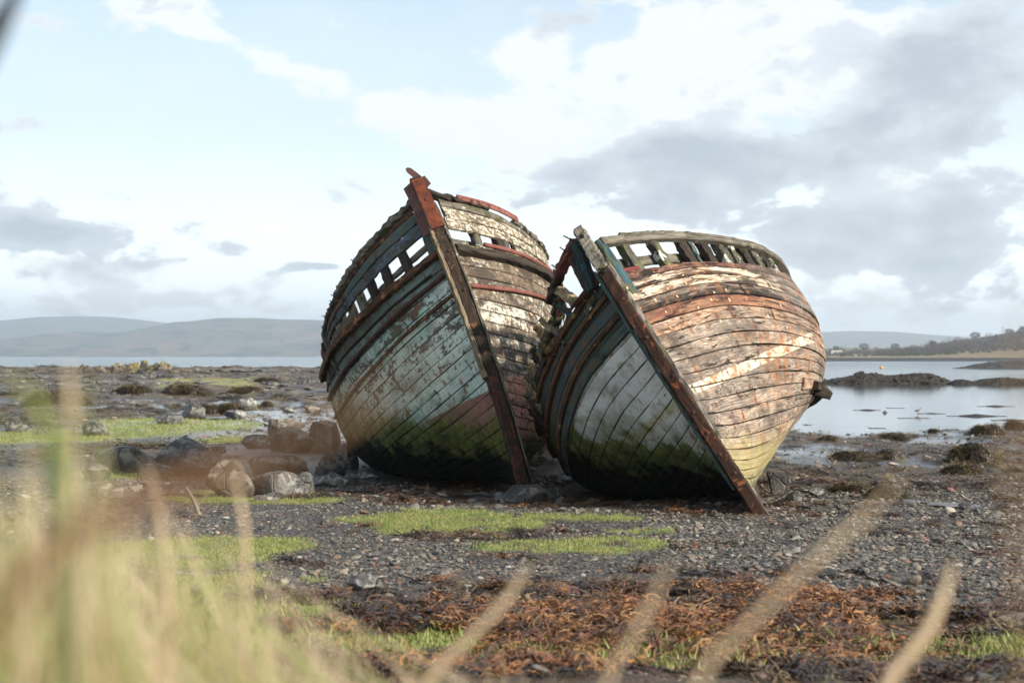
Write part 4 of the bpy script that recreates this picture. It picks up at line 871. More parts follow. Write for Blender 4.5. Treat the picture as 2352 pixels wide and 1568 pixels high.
# ------------------------------------------------------------------ hull form (measured sections, shared by both wrecks)
HULL_L = 12.0
SBK = np.array([0, .07, .2, .42, .62, 1.0]); SCK = np.array([0, .18, .5, 1.0])
def herm(x, xs, ys):
    x = np.clip(x, xs[0], xs[-1]); ys = np.asarray(ys, float); dd = np.diff(ys) / np.diff(xs); h = np.diff(xs)
    m = np.empty(len(xs)); m[0] = dd[0]; m[-1] = dd[-1]; m[1:-1] = (dd[:-1] * h[1:] + dd[1:] * h[:-1]) / (h[1:] + h[:-1])
    i = np.clip(np.searchsorted(xs, x) - 1, 0, len(xs) - 2); hh = h[i]; k = (x - xs[i]) / hh
    return ys[i] * (2*k**3 - 3*k*k + 1) + hh*m[i]*(k**3 - 2*k*k + k) + ys[i+1]*(3*k*k - 2*k**3) + hh*m[i+1]*(k**3 - k*k)
HK = ['X0','Y0','Z0','yaw','heel','trim','r1','r2','B1','B2','B3','B4','Z0s','Z2s','Z3s','Z4s','ay0','ay1','az1','ay2','az2','by0','by1','bz1','by2','bz2','hb','tb','hb2','kB','kM','kD']
PAR = {'A': dict(zip(HK, [0.1629,24.3392,0.2864,0.1759,-0.285,-0.0319,0.2376,-0.1202,0.9626,1.87,2.2448,2.2842,3.8231,3.0198,2.6406,2.3497,0.4356,1.0005,0.1519,0.8442,0.0295,0.9512,0.7658,0.5442,1.0888,0.3053,0.9719,0.049,0.1117,0.8978,0.9942,1.0387])),
       'B': dict(zip(HK, [3.0548,20.0466,0.4168,-0.1274,-0.572,-0.007,0.2043,-0.0891,0.1265,1.0507,2.2933,1.8941,3.7715,3.1895,2.3216,1.8997,0.2758,0.5995,0.0341,0.7763,0.2346,0.4721,1.2754,0.7837,0.9602,0.0848,0.6498,0.037,0.2379,1.0379,0.8784,1.0338]))}
def surf(boat, s, t, side):
    """pointwise hull surface in the boat's own frame: x to port, y aft, z up; t=0 keel, 1 covering board, 2 bulwark rail"""
    q = PAR[boat]; s, t = np.broadcast_arrays(np.asarray(s, float), np.asarray(t, float))
    kb, km, kz = (q['kB'], q['kM'], q['kD']) if side < 0 else (1, 1, 1)
    Zk = [q['Z0s'], q['Z0s'] + (q['Z2s'] - q['Z0s']) * .42, q['Z2s'], q['Z3s'], q['Z4s'], q['Z4s'] * 1.1]
    Bk = [.09, q['B1'], q['B2'], q['B3'], q['B4'], q['B4'] * .45]
    if boat == 'B':
        s = .07 + .93 * s; B = herm(s, SBK[1:], [.09] + Bk[2:]); zs = herm(s, SBK[1:], Zk[1:])
    else:
        B = herm(s, SBK, Bk); zs = herm(s, SBK, Zk)
    B = .09 + (B - .09) * kb; zs = zs * (1 + (kz - 1) * np.clip(s / .3, 0, 1))
    tt = np.clip(t, 0, 1)
    y1 = herm(s, SCK, [q['ay0'], q['ay1'], q['ay2'], q['ay1']]) * km; y2 = herm(s, SCK, [q['by0'], q['by1'], q['by2'], q['by1']])
    z1 = herm(s, SCK, [1/3, q['az1'], q['az2'], q['az1']]); z2 = herm(s, SCK, [2/3, q['bz1'], q['bz2'], q['bz1']])
    yy = 3*(1-tt)**2*tt*y1 + 3*(1-tt)*tt**2*y2 + tt**3; zz = 3*(1-tt)**2*tt*z1 + 3*(1-tt)*tt**2*z2 + tt**3
    X = .09 + (B - .09) * yy; Z = zs * zz
    over = np.clip(t - 1, 0, None); hb = q['hb'] + (q['hb2'] - q['hb']) * np.clip(s / .5, 0, 1)
    Z = Z + over * hb; X = X + over * q['tb'] * hb * np.clip(s / .08, 0, 1)
    Y = -(q['r1'] * Z + q['r2'] * Z * Z) * (1 - s)**2 + s * HULL_L
    return np.stack([side * X, Y, Z], -1)
def frame(boat, s, t, side):
    e = 1e-3
    P = surf(boat, s, t, side)
    ds = (surf(boat, s + e, t, side) - surf(boat, np.maximum(s - e, 0), t, side)); dt = (surf(boat, s, t + e, side) - surf(boat, s, np.maximum(t - e, 0), side))
    gs = np.linalg.norm(ds, axis=-1, keepdims=True); gt = np.linalg.norm(dt, axis=-1, keepdims=True)
    S = ds / gs; T = dt / gt
    N = np.cross(S, T) * side; N /= np.linalg.norm(N, axis=-1, keepdims=True)
    lent = gt[..., 0] / np.where(t - e < 0, e + t, 2 * e)
    return P, S, T, N, lent
def boat_matrix(b):
    q = PAR[b]; cz, sz = math.cos(q['yaw']), math.sin(q['yaw']); ch, sh = math.cos(q['heel']), math.sin(q['heel']); ct, st = math.cos(q['trim']), math.sin(q['trim'])
    R = np.array([[cz, -sz, 0], [sz, cz, 0], [0, 0, 1]]) @ np.array([[ch, 0, sh], [0, 1, 0], [-sh, 0, ch]]) @ np.array([[1, 0, 0], [0, ct, -st], [0, st, ct]])
    m = Matrix.Identity(4)
    for i in range(3):
        for j in range(3): m[i][j] = float(R[i, j])
    m[0][3], m[1][3], m[2][3] = q['X0'], q['Y0'], q['Z0']
    return m, R, np.array([q['X0'], q['Y0'], q['Z0']])
def to_local(b, p):
    _, R, T = boat_matrix(b); return (np.asarray(p, float) - T) @ R

def lib_noise(n, rng, k=3):
    """smooth 1-D noise"""
    a = rng.standard_normal(n // k + 4); x = np.arange(n) / k; i = x.astype(int); f = x - i
    f = f * f * (3 - 2 * f); return a[i] * (1 - f) + a[i + 1] * f

def plank(name, boat, side, t0, t1, s0, s1, mat, parent, rng, thick=.05, gap=.006, proud=0.0, n=None, rag0=.003, rag1=.003, bow_end=0.0, broken=(0, 0), label=None, off=0.0):
    """one plank laid on the hull surface between girth fractions t0 and t1, from s0 to s1"""
    n = n or max(6, int((s1 - s0) * 90) + 4)
    s = np.linspace(s0, s1, n)
    lent = frame(boat, s, np.full(n, (t0 + t1) / 2), side)[4]
    j0 = lib_noise(n, rng) * rag0 + gap; j1 = lib_noise(n, rng) * rag1 + gap
    if rag1 > .01: j1 = np.abs(lib_noise(n, rng, 2)) * rag1 + gap
    if rag0 > .01: j0 = np.abs(lib_noise(n, rng, 2)) * rag0 + gap
    a = t0 + j0 / lent; b = t1 - j1 / lent
    bv = .008 / lent
    rows = [(a, -thick), (a, -.009), (a + bv, 0.0), ((a * .67 + b * .33), .003), ((a * .33 + b * .67), .003), (b - bv, 0.0), (b, -.009), (b, -thick)]
    lift = proud + lib_noise(n, rng, 8) * .0025
    V = []; UV = []; ST = []; K = len(rows)
    u = np.concatenate([[0], np.cumsum(np.linalg.norm(np.diff(surf(boat, s, np.full(n, (t0+t1)/2), side), axis=0), axis=1))]) + s0 * HULL_L
    for k, (tt, o) in enumerate(rows):
        ss = s.copy()
        # ragged broken ends
        for end, amt in ((0, broken[0]), (1, broken[1])):
            if amt:
                ss[0 if end == 0 else -1] += (1 if end == 0 else -1) * amt * rng.random() / HULL_L
        P, S, T, N, _ = frame(boat, ss, tt, side)
        V.append(P + N * (o + lift + off)[:, None] if np.ndim(o + lift) else P + N * (o + lift))
        UV.append(np.stack([u, tt * 3.4], -1)); e = np.full(n, min(max((k - 1) / (K - 3), 0), 1)); ST.append(np.stack([ss, tt, e], -1))
    V = np.array(V).transpose(1, 0, 2).reshape(-1, 3); UV = np.array(UV).transpose(1, 0, 2).reshape(-1, 2); ST = np.array(ST).transpose(1, 0, 2).reshape(-1, 3)
    i = np.arange(n - 1)[:, None] * K; k = np.arange(K)[None, :]; k2 = (k + 1) % K
    F = np.stack(np.broadcast_arrays(i + k, i + k2, i + K + k2, i + K + k), -1).reshape(-1, 4)
    if side > 0: F = F[:, ::-1]
    faces = [tuple(f) for f in F]
    c0 = tuple(range(K)); c1 = tuple((n - 1) * K + q for q in range(K))
    faces += [c0[::-1] if side < 0 else c0, c1 if side < 0 else c1[::-1]]
    o = mesh_obj(name, V, faces, mat, parent, uv=UV, attrs=dict(pid=np.full(len(V), rng.random()), st=ST))
    if label: o['label'] = label
    return o

def sweep(name, pts, ax1, ax2, w, h, mat, parent, rng, jit=.004, round_=False, taper=None, rag=0.0, sides=8, label=None, link=True):
    """solid timber or bar along pts; ax1/ax2 are cross-section directions, w/h its full size along them"""
    pts = np.asarray(pts, float); n = len(pts)
    ax1 = np.broadcast_to(np.asarray(ax1, float), pts.shape); ax2 = np.broadcast_to(np.asarray(ax2, float), pts.shape)
    w = np.broadcast_to(np.asarray(w, float), (n,)).copy(); h = np.broadcast_to(np.asarray(h, float), (n,)).copy()
    if taper is not None: k = np.linspace(1, taper, n); w *= k; h *= k
    if round_:
        an = np.arange(sides) / sides * 2 * np.pi; prof = np.stack([np.cos(an) * .5, np.sin(an) * .5], -1)
    else:
        c = .38; prof = np.array([(-.5, -c), (-c, -.5), (c, -.5), (.5, -c), (.5, c), (c, .5), (-c, .5), (-.5, c)])
    K = len(prof)
    u = np.concatenate([[0], np.cumsum(np.linalg.norm(np.diff(pts, axis=0), axis=1))])
    tan = np.gradient(pts, axis=0); tan /= np.linalg.norm(tan, axis=1, keepdims=True) + 1e-9
    V = []; UV = []
    for k in range(K):
        jj = rng.standard_normal(n) * jit; j2 = rng.standard_normal(n) * jit
        q = pts + ax1 * (prof[k, 0] * w + jj)[:, None] + ax2 * (prof[k, 1] * h + j2)[:, None]
        if rag:
            q[0] -= tan[0] * rag * rng.random(); q[-1] += tan[-1] * rag * rng.random()
        V.append(q); UV.append(np.stack([u, np.full(n, k / K * 2 * (w.mean() + h.mean()))], -1))
    V = np.array(V).transpose(1, 0, 2).reshape(-1, 3); UV = np.array(UV).transpose(1, 0, 2).reshape(-1, 2)
    i = np.arange(n - 1)[:, None] * K; k = np.arange(K)[None, :]; k2 = (k + 1) % K
    F = [tuple(f) for f in np.stack(np.broadcast_arrays(i + k, i + k2, i + K + k2, i + K + k), -1).reshape(-1, 4)]
    F += [tuple(range(K))[::-1], tuple((n - 1) * K + q for q in range(K))]
    if np.dot(np.cross(ax1[0], ax2[0]), tan[0]) < 0: F = [f[::-1] for f in F]
    o = mesh_obj(name, V, F, mat, parent, smooth=round_, uv=UV, attrs=dict(pid=np.full(len(V), rng.random())), link=link)
    if label: o['label'] = label
    return o
def along(boat, side, s, t, out, n=None):
    P, S, T, N, _ = frame(boat, s, t, side)
    return P + N * np.asarray(out)[..., None] if np.ndim(out) else P + N * out, S, T, N
def rubbing(name, boat, side, s0, s1, t0, t1, out, w, h, mat, parent, rng, n=40, **kw):
    s = np.linspace(s0, s1, n); t = np.linspace(t0, t1, n) if np.isscalar(t0) else t0
    P, S, T, N = along(boat, side, s, t, out)
    return sweep(name, P, T, N, w, h, mat, parent, rng, **kw)
def post(name, boat, side, s, t0, t1, mat, parent, rng, w=.13, d=.11, inset=.07, lean=0.0, n=8, jit=.006, rag=.03, taper=None):
    t = np.linspace(t0, t1, n); P, S, T, N = along(boat, side, np.full(n, s), t, -inset)
    P = P + S * (np.linspace(0, lean, n))[:, None]
    return sweep(name, P, S, N, w, d, mat, parent, rng, jit=jit, rag=rag, taper=taper)
def beam(name, boat, p0, p1, w, h, mat, parent, rng, n=6, up=(0, 0, 1), jit=.006, rag=.03, taper=None, sag=0.0, round_=False, world=True):
    """free timber between two world points"""
    a = np.array(p0, float); b = np.array(p1, float)
    if world: a = to_local(boat, a); b = to_local(boat, b)
    k = np.linspace(0, 1, n)[:, None]; P = a + (b - a) * k
    d_ = (b - a) / np.linalg.norm(b - a); up = np.asarray(up, float)
    if world: up = up @ boat_matrix(boat)[1]
    x = np.cross(d_, up); x /= np.linalg.norm(x) + 1e-9; y = np.cross(x, d_)
    if sag: P = P - y * (np.sin(k * np.pi) * sag)
    return sweep(name, P, x, y, w, h, mat, parent, rng, jit=jit, rag=rag, taper=taper, round_=round_)

NST = 20
def strakes(boat, side, mat, parent, rng, skip_top=False, top_rag=.003):
    for k in range(NST):
        t0, t1 = k / NST, (k + 1) / NST
        # strakes are scarfed from two or three lengths; the butts shift from strake to strake
        cuts = [0.0] + sorted([.17 + .16 * ((k * 7 + (3 if side > 0 else 0)) % 5) / 5 + rng.random() * .02, .56 + .03 * (k % 3)]) + [.93]
        for a, b in zip(cuts[:-1], cuts[1:]):
            rag1 = top_rag if k == NST - 1 else .0035
            plank('plank', boat, side, t0, t1, a + (.0006 if a else 0.0), b - .0006, mat, parent, rng, proud=rng.normal() * .003 + (.02 if (boat == 'B' and side > 0 and k >= 16) else 0), rag1=rag1, gap=.0042,
                  n=max(5, int((b - a) * (95 if b < .6 else 30)) + 3))
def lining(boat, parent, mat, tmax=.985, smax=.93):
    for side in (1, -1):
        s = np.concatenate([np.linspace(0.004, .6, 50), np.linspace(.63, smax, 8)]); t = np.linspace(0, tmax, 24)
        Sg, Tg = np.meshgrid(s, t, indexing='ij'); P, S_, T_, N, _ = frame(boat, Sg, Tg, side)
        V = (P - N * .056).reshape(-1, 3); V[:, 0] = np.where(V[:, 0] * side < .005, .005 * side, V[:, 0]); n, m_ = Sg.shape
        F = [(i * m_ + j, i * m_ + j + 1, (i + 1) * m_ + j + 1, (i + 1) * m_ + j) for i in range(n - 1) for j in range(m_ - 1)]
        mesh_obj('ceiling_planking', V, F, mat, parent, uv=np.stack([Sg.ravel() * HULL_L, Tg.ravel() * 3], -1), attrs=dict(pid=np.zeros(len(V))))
def deck(boat, parent, mat, t=.80):
    s = np.linspace(.01, .93, 40); n = len(s)
    Lp = surf(boat, s, np.full(n, t), 1); Rp = surf(boat, s, np.full(n, t), -1)
    Lp[:, 0] -= .09; Rp[:, 0] += .09; mid = (Lp + Rp) / 2 + np.array([0, 0, .08])
    V = np.concatenate([Lp, mid, Rp]); F = []
    for r in (0, 1):
        for i in range(n - 1): F.append((r*n+i, r*n+i+1, (r+1)*n+i+1, (r+1)*n+i))
    mesh_obj('deck', V, F, mat, parent, uv=V[:, :2], attrs=dict(pid=np.zeros(len(V))))
def transom(boat, parent, mat):
    t = np.linspace(0, 1, 14); a = surf(boat, np.full(14, .93), t, 1); b = surf(boat, np.full(14, .93), t, -1)
    V = np.concatenate([a, b[::-1]]); c = V.mean(0); V2 = V + np.array([0, .08, 0]); n = len(V)
    F = [tuple(range(n)), tuple(range(2*n-1, n-1, -1))] + [(i, (i+1) % n, n + (i+1) % n, n + i) for i in range(n)]
    mesh_obj('transom', np.concatenate([V, V2]), F, mat, parent, uv=np.concatenate([V, V2])[:, [0, 2]], attrs=dict(pid=np.zeros(2*n)))
def stem_path(boat, t0, t1, n, fwd):
    t = np.linspace(t0, t1, n); P = surf(boat, np.zeros(n), t, 1); P[:, 0] = 0
    if t0 < 0: pass
    d_ = np.gradient(P, axis=0); d_ /= np.linalg.norm(d_, axis=1, keepdims=True)
    f = np.cross(d_, np.array([1, 0, 0])); f *= np.sign(-f[:, 1:2])      # forward, square to the stem
    return P + f * fwd, d_, f
def rivet(boat, parent, p, nrm, r, mat, rng, name='bolt'):
    nrm = np.asarray(nrm, float); nrm /= np.linalg.norm(nrm); a = np.cross(nrm, [.3, .2, .9]); a /= np.linalg.norm(a); b = np.cross(nrm, a)
    an = np.arange(8) / 8 * 2 * np.pi
    ring = lambda rr, hh: [p + a * math.cos(q) * rr + b * math.sin(q) * rr + nrm * hh for q in an]
    V = ring(r, -.004) + ring(r, r * .25) + ring(r * .6, r * .55); F = []
    for k in (0, 8):
        F += [(k + i, k + (i + 1) % 8, k + 8 + (i + 1) % 8, k + 8 + i) for i in range(8)]
    F.append(tuple(range(16, 24)))
    return mesh_obj(name, V, F, mat, parent)
def spike(boat, parent, p, dirv, L, rng, r=.008):
    dirv = np.asarray(dirv, float); dirv /= np.linalg.norm(dirv); a = np.cross(dirv, [.3, .9, .1]); a /= np.linalg.norm(a); b = np.cross(dirv, a)
    k = np.array([0, .5, .97, .975, 1.0]); rr = np.array([.8, 1.0, 1.0, 2.6, 2.4]) * r
    P = p + dirv * (k * L)[:, None] + b * (np.sin(k * 2) * L * .12)[:, None]
    return sweep('spike', P, a, b, rr * 2, rr * 2, M['nail'], parent, rng, jit=.0005, round_=True, sides=6)
def rope(name, pts, r, mat, parent=None, rng=None, n=60, strands=3):
    """laid rope: three twisted strands joined in one mesh"""
    pts = np.asarray(pts, float); m_ = len(pts); x = np.linspace(0, m_ - 1, n)
    P = np.stack([herm(x, np.arange(m_), pts[:, k]) for k in range(3)], -1) if m_ > 2 else pts[0] + (pts[1] - pts[0]) * np.linspace(0, 1, n)[:, None]
    T = np.gradient(P, axis=0); T /= np.linalg.norm(T, axis=1, keepdims=True) + 1e-9
    a = np.cross(T, [.2, .3, .93]); a /= np.linalg.norm(a, axis=1, keepdims=True); b = np.cross(T, a)
    V = []; F = []; K = 5
    for q in range(strands):
        ph = np.linspace(0, n * .55, n) + q * 2 * np.pi / strands; C = P + (a * np.cos(ph)[:, None] + b * np.sin(ph)[:, None]) * r * .5
        base = len(V)
        for i in range(n):
            for k in range(K):
                an = k / K * 2 * np.pi; V.append(C[i] + (a[i] * math.cos(an) + b[i] * math.sin(an)) * r * .55)
        for i in range(n - 1):
            for k in range(K): F.append((base + i*K + k, base + i*K + (k+1) % K, base + (i+1)*K + (k+1) % K, base + (i+1)*K + k))
    return mesh_obj(name, V, F, mat, parent, smooth=True)

# ------------------------------------------------------------------ left wreck
def build_A():
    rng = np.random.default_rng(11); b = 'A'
    root = empty('wrecked_fishing_boat', mat=boat_matrix(b)[0])
    tag(root, 'left wooden wreck with pale green peeling side and rust plated stem head', 'boat', 'two fishing boat wrecks leaning on the shore')
    for side, m in ((-1, 'A_star'), (1, 'A_port')): strakes(b, side, M[m], root, rng, top_rag=.004)
    lining(b, root, M['lining']); deck(b, root, M['lining']); transom(b, root, M['dark'])
    # stem: outer post, worn pale edges beside it
    P, d_, f = stem_path(b, 0, 1.95, 40, .10)
    foot = P[0] - d_[0] * .42 - f[0] * .05; P2 = np.concatenate([[foot], P]); f2 = np.concatenate([[f[0]], f])
    red = surf(b, np.array([0.0]), np.array([.45]), 1)[0][2]
    k = int(np.argmin(np.abs(P2[:, 2] - red)))
    sweep('stem_post', P2[k - 1:], [1, 0, 0], f2[k - 1:], .20, .26, M['stem_A'], root, rng, jit=.006, rag=.02)
    sweep('stem_foot', P2[:k + 1], [1, 0, 0], f2[:k + 1], .175, .31, M['stem_A_low'], root, rng, jit=.006, rag=.02, label='lower stem in worn red paint')
    for sx in (-1, 1):
        Pe, de, fe = stem_path(b, .46 if sx < 0 else .02, 1.33, 34, .135)
        sweep('stem_edge', Pe + np.array([sx * (.115 if sx < 0 else .118), 0, 0]), [1, 0, 0], fe, .06 if sx < 0 else .035, .22, M['pale_edge' if sx < 0 else 'grey'], root, rng, jit=.005, rag=.03)
    for t in (.15, .31, .46, .62, .80, .97):
        Pt, dt_, ft = stem_path(b, t, t + .01, 2, .253); rivet(b, root, Pt[0] + np.array([.02, 0, 0]), ft[0], .024, M['dark_iron'], rng)
    # keel
    s = np.linspace(0, .93, 30); Pk = np.stack([np.zeros(30), surf(b, s, np.zeros(30), 1)[:, 1], np.full(30, -.14)], -1)
    sweep('keel', Pk, [1, 0, 0], [0, 0, 1], .16, .30, M['dark'], root, rng)
    # iron stem plate: front face, folded flange on the near side, bracket on top
    Pf, df, ff = stem_path(b, 1.30, 2.22, 16, .262)
    sweep('stem_plate', Pf, [1, 0, 0], ff, np.linspace(.235, .20, 16), .022, M['rust'], root, rng, jit=.002)
    Pg, dg, fg = stem_path(b, 1.28, 2.20, 16, .15)
    fs = fg * .55 + np.array([.83, 0, 0]); sweep('stem_flange', Pg + np.array([-.175, 0, 0]) + fg * .045, fg * .83 - np.array([.55, 0, 0]), fs, .018, .19 + .035 * np.sin(np.linspace(0, 6, 16)), M['rust_purple'], root, rng, jit=.004)
    Ph, dh, fh = stem_path(b, 1.75, 2.26, 10, .08)
    sweep('stem_head', Ph, [1, 0, 0], fh, .21, .30, M['dark'], root, rng, jit=.014, rag=.08)
    for t, xx, rr in ((1.36, -.07, .014), (1.36, .07, .014), (1.40, .0, .014), (1.62, .04, .016), (1.80, .0, .035), (1.97, -.06, .018), (2.10, .03, .014), (2.16, -.02, .014)):
        Pt, dt_, ft = stem_path(b, t, t + .01, 2, .275); rivet(b, root, Pt[0] + np.array([xx, 0, 0]), ft[0], rr, M['rust'], rng)
    # bracket: flat strap with holes, measured from the photograph at the stem's own distance
    Yb = 26.3 - .35
    pl = [unproject(u, v, Yb) for u, v in ((980, 432), (990, 421), (975, 403), (969, 406), (960, 398), (944, 386), (936, 384), (931, 388), (934, 395), (944, 404), (958, 414), (957, 417), (966, 430), (973, 436))]
    pl = np.array([to_local(b, p) for p in pl]); nrm = np.cross(pl[3] - pl[0], pl[10] - pl[0]); nrm /= np.linalg.norm(nrm)
    if nrm[1] > 0: nrm = -nrm
    V = np.concatenate([pl + nrm * .007, pl - nrm * .007]); n = len(pl)
    mesh_obj('bracket', V, [tuple(range(n)), tuple(range(2*n-1, n-1, -1))] + [(i, i+n, (i+1) % n + n, (i+1) % n) for i in range(n)], M['rust_purple'], root)
    hole = mat_timber("drilled hole", (0.6, 0.62, 0.63), (0.7, 0.72, 0.73), dk=0)
    # covering board / wale, both sides
    rubbing('wale', b, -1, .002, .60, 1.015, 1.03, .045, .115, .14, M['wale_rust'], root, rng, n=70, jit=.006, rag=.04)
    rubbing('wale', b, 1, .006, .60, 1.02, 1.01, .05, .14, .15, M['dark'], root, rng, n=60, jit=.009, rag=.03)
    rubbing('covering_board', b, 1, .006, .10, 1.085, 1.09, .015, .09, .14, M['mossy'], root, rng, n=20, jit=.010, rag=.03)
    # iron bars and fender strakes
    rubbing('rubbing_bar', b, -1, .004, .55, .915, .905, .035, .085, .08, M['dark_iron'], root, rng, n=60, round_=True, jit=.001)
    rubbing('rubbing_strake', b, -1, .004, .55, .828, .822, .022, .05, .055, M['wale_rust'], root, rng, n=60, jit=.004)
    rubbing('rubbing_strake', b, -1, .02, .60, .955, .95, .012, .03, .03, M['dark'], root, rng, n=60, jit=.003)
    rubbing('painted_bar', b, 1, .043, .25, 1.19, 1.15, .09, .075, .075, M['pink_iron'], root, rng, n=34, round_=True, jit=.0008)
    rubbing('painted_bar', b, 1, .004, .23, .845, .915, .045, .072, .07, M['pink_iron'], root, rng, n=34, round_=True, jit=.0008)
    for i in range(11):
        q = .008 + i * .021; Pq, Sq, Tq, Nq = along(b, 1, np.array([q]), np.array([.845 + .07 * i / 10.5]), .083); rivet(b, root, Pq[0] + Tq[0] * .01, Nq[0], .011, M['dark_iron'], rng)
    # bulwarks: starboard (blue), three wide boards above an open row of posts
    for (t0, t1, s0, s1, m, rg) in ((1.50, 1.74, .006, .335, 'blue_bulwark', .014), (1.74, 1.94, .006, .33, 'teal_timber', .014), (1.12, 1.43, .165, .34, 'rust_bulwark', .02), (1.93, 2.03, .012, .30, 'wale_rust', .015)):
        cuts = [s0, (s0 + s1) / 2 + .02, s1]
        for a, c in zip(cuts[:-1], cuts[1:]):
            plank('bulwark_board', b, -1, t0, t1, a, c, M[m if a < .16 or m != 'teal_timber' else 'rust_bulwark'], root, rng, thick=.05, rag0=rg, rag1=rg, gap=.004, broken=(0, .12), n=24)
    rubbing('rail', b, -1, .01, .20, 2.09, 2.08, -.03, .11, .16, M['grey'], root, rng, n=34, jit=.014, rag=.06)
    rubbing('rail', b, -1, .21, .33, 2.05, 2.02, -.03, .07, .13, M['blue_bulwark'], root, rng, n=20, jit=.014, rag=.06)
    for s_, m in ((.010, 'teal_timber'), (.047, 'dark'), (.080, 'dark'), (.115, 'dark'), (.150, 'grey'), (.185, 'dark'), (.225, 'dark'), (.265, 'dark'), (.305, 'dark')):
        post('bulwark_post', b, -1, s_, .93, 1.95, M[m], root, rng, w=.14, d=.12, inset=.085, lean=-.02)
    rubbing('bulwark_stringer', b, -1, .012, .17, 1.40, 1.30, -.17, .10, .05, M['grey'], root, rng, n=20)
    # port bulwark
    for (t0, t1, s0, s1, m, rg) in ((1.50, 1.72, .010, .30, 'flaky', .012), (1.72, 1.95, .012, .30, 'flaky', .010), (1.95, 2.12, .012, .30, 'grey', .02), (1.12, 1.48, .105, .30, 'flaky', .012)):
        plank('bulwark_board', b, 1, t0, t1, s0, s1, M[m], root, rng, thick=.05, rag0=rg, rag1=rg, gap=.004, broken=(.03, .1), n=40)
    rubbing('rail', b, 1, .006, .075, 2.16, 2.15, -.02, .10, .15, M['dark'], root, rng, n=16, jit=.014, rag=.05)
    rubbing('rail', b, 1, .13, .27, 2.16, 2.10, -.02, .07, .13, M['grey'], root, rng, n=22, jit=.012, rag=.05)
    rubbing('painted_bar', b, 1, .036, .135, 2.17, 2.22, .045, .13, .03, M['pink_iron'], root, rng, n=24, jit=.001)
    for i in range(8):
        Pq, Sq, Tq, Nq = along(b, 1, np.array([.042 + i * .0125]), np.array([2.17 + .006 * i]), .062); rivet(b, root, Pq[0], Nq[0], .011, M['dark_iron'], rng)
    post('bulwark_post', b, 1, .006, .95, 1.98, M['teal_timber'], root, rng, w=.10, d=.12, inset=.06)
    for s_, m in ((.047, 'white_patch'), (.082, 'dark'), (.094, 'grey'), (.126, 'dark'), (.16, 'dark'), (.20, 'dark')):
        post('bulwark_post', b, 1, s_, .93, 1.95, M[m], root, rng, w=.15, d=.13, inset=.11)
    rubbing('bulwark_stringer', b, 1, .012, .12, 1.42, 1.36, -.20, .13, .05, M['grey'], root, rng, n=20)
    # spikes left standing out of the blue bulwark
    for (s_, t_, L) in ((.115, 1.98, .17), (.133, 1.96, .13), (.20, 1.98, .13), (.215, 1.98, .10), (.27, 1.98, .11), (.315, 1.96, .09)):
        Pq, Sq, Tq, Nq = along(b, -1, np.array([s_]), np.array([t_]), .0); spike(b, root, Pq[0], Nq[0] * .8 + Tq[0] * .75 + np.array([0, 0, .1]), L, rng)
    # wrecked frames where the bulwark has torn away amidships
    for i, (s_, t0, t1, ln, m) in enumerate(((.345, .95, 2.0, .10, 'dark'), (.375, .95, 2.2, .05, 'grey'), (.405, .95, 2.1, -.05, 'dark'), (.44, .95, 2.1, .05, 'dark'), (.47, .95, 1.8, .05, 'grey'))):
        post('bulwark_post', b, -1, s_, t0, t1, M[m], root, rng, w=.15, d=.11, inset=.03, lean=ln, rag=.12, jit=.012)
    plank('bulwark_board', b, -1, 1.25, 1.85, .36, .47, M['dark'], root, rng, thick=.05, rag0=.03, rag1=.03, broken=(.25, .3), n=16, label='torn dark bulwark board')
    plank('bulwark_board', b, -1, 1.4, 2.3, .40, .455, M['red_paint'], root, rng, thick=.04, rag0=.03, rag1=.03, broken=(.2, .2), n=12, off=.06)
    # frayed rope over the port shoulder
    pr = [along(b, 1, np.array([s_]), np.array([t_]), o_)[0][0] for s_, t_, o_ in ((.29, 1.95, .06), (.262, 1.6, .10), (.255, 1.2, .16), (.25, .95, .09), (.247, .78, .07))]
    rope('hanging_rope', pr, .016, M_ROPE, root, n=70)
    return root

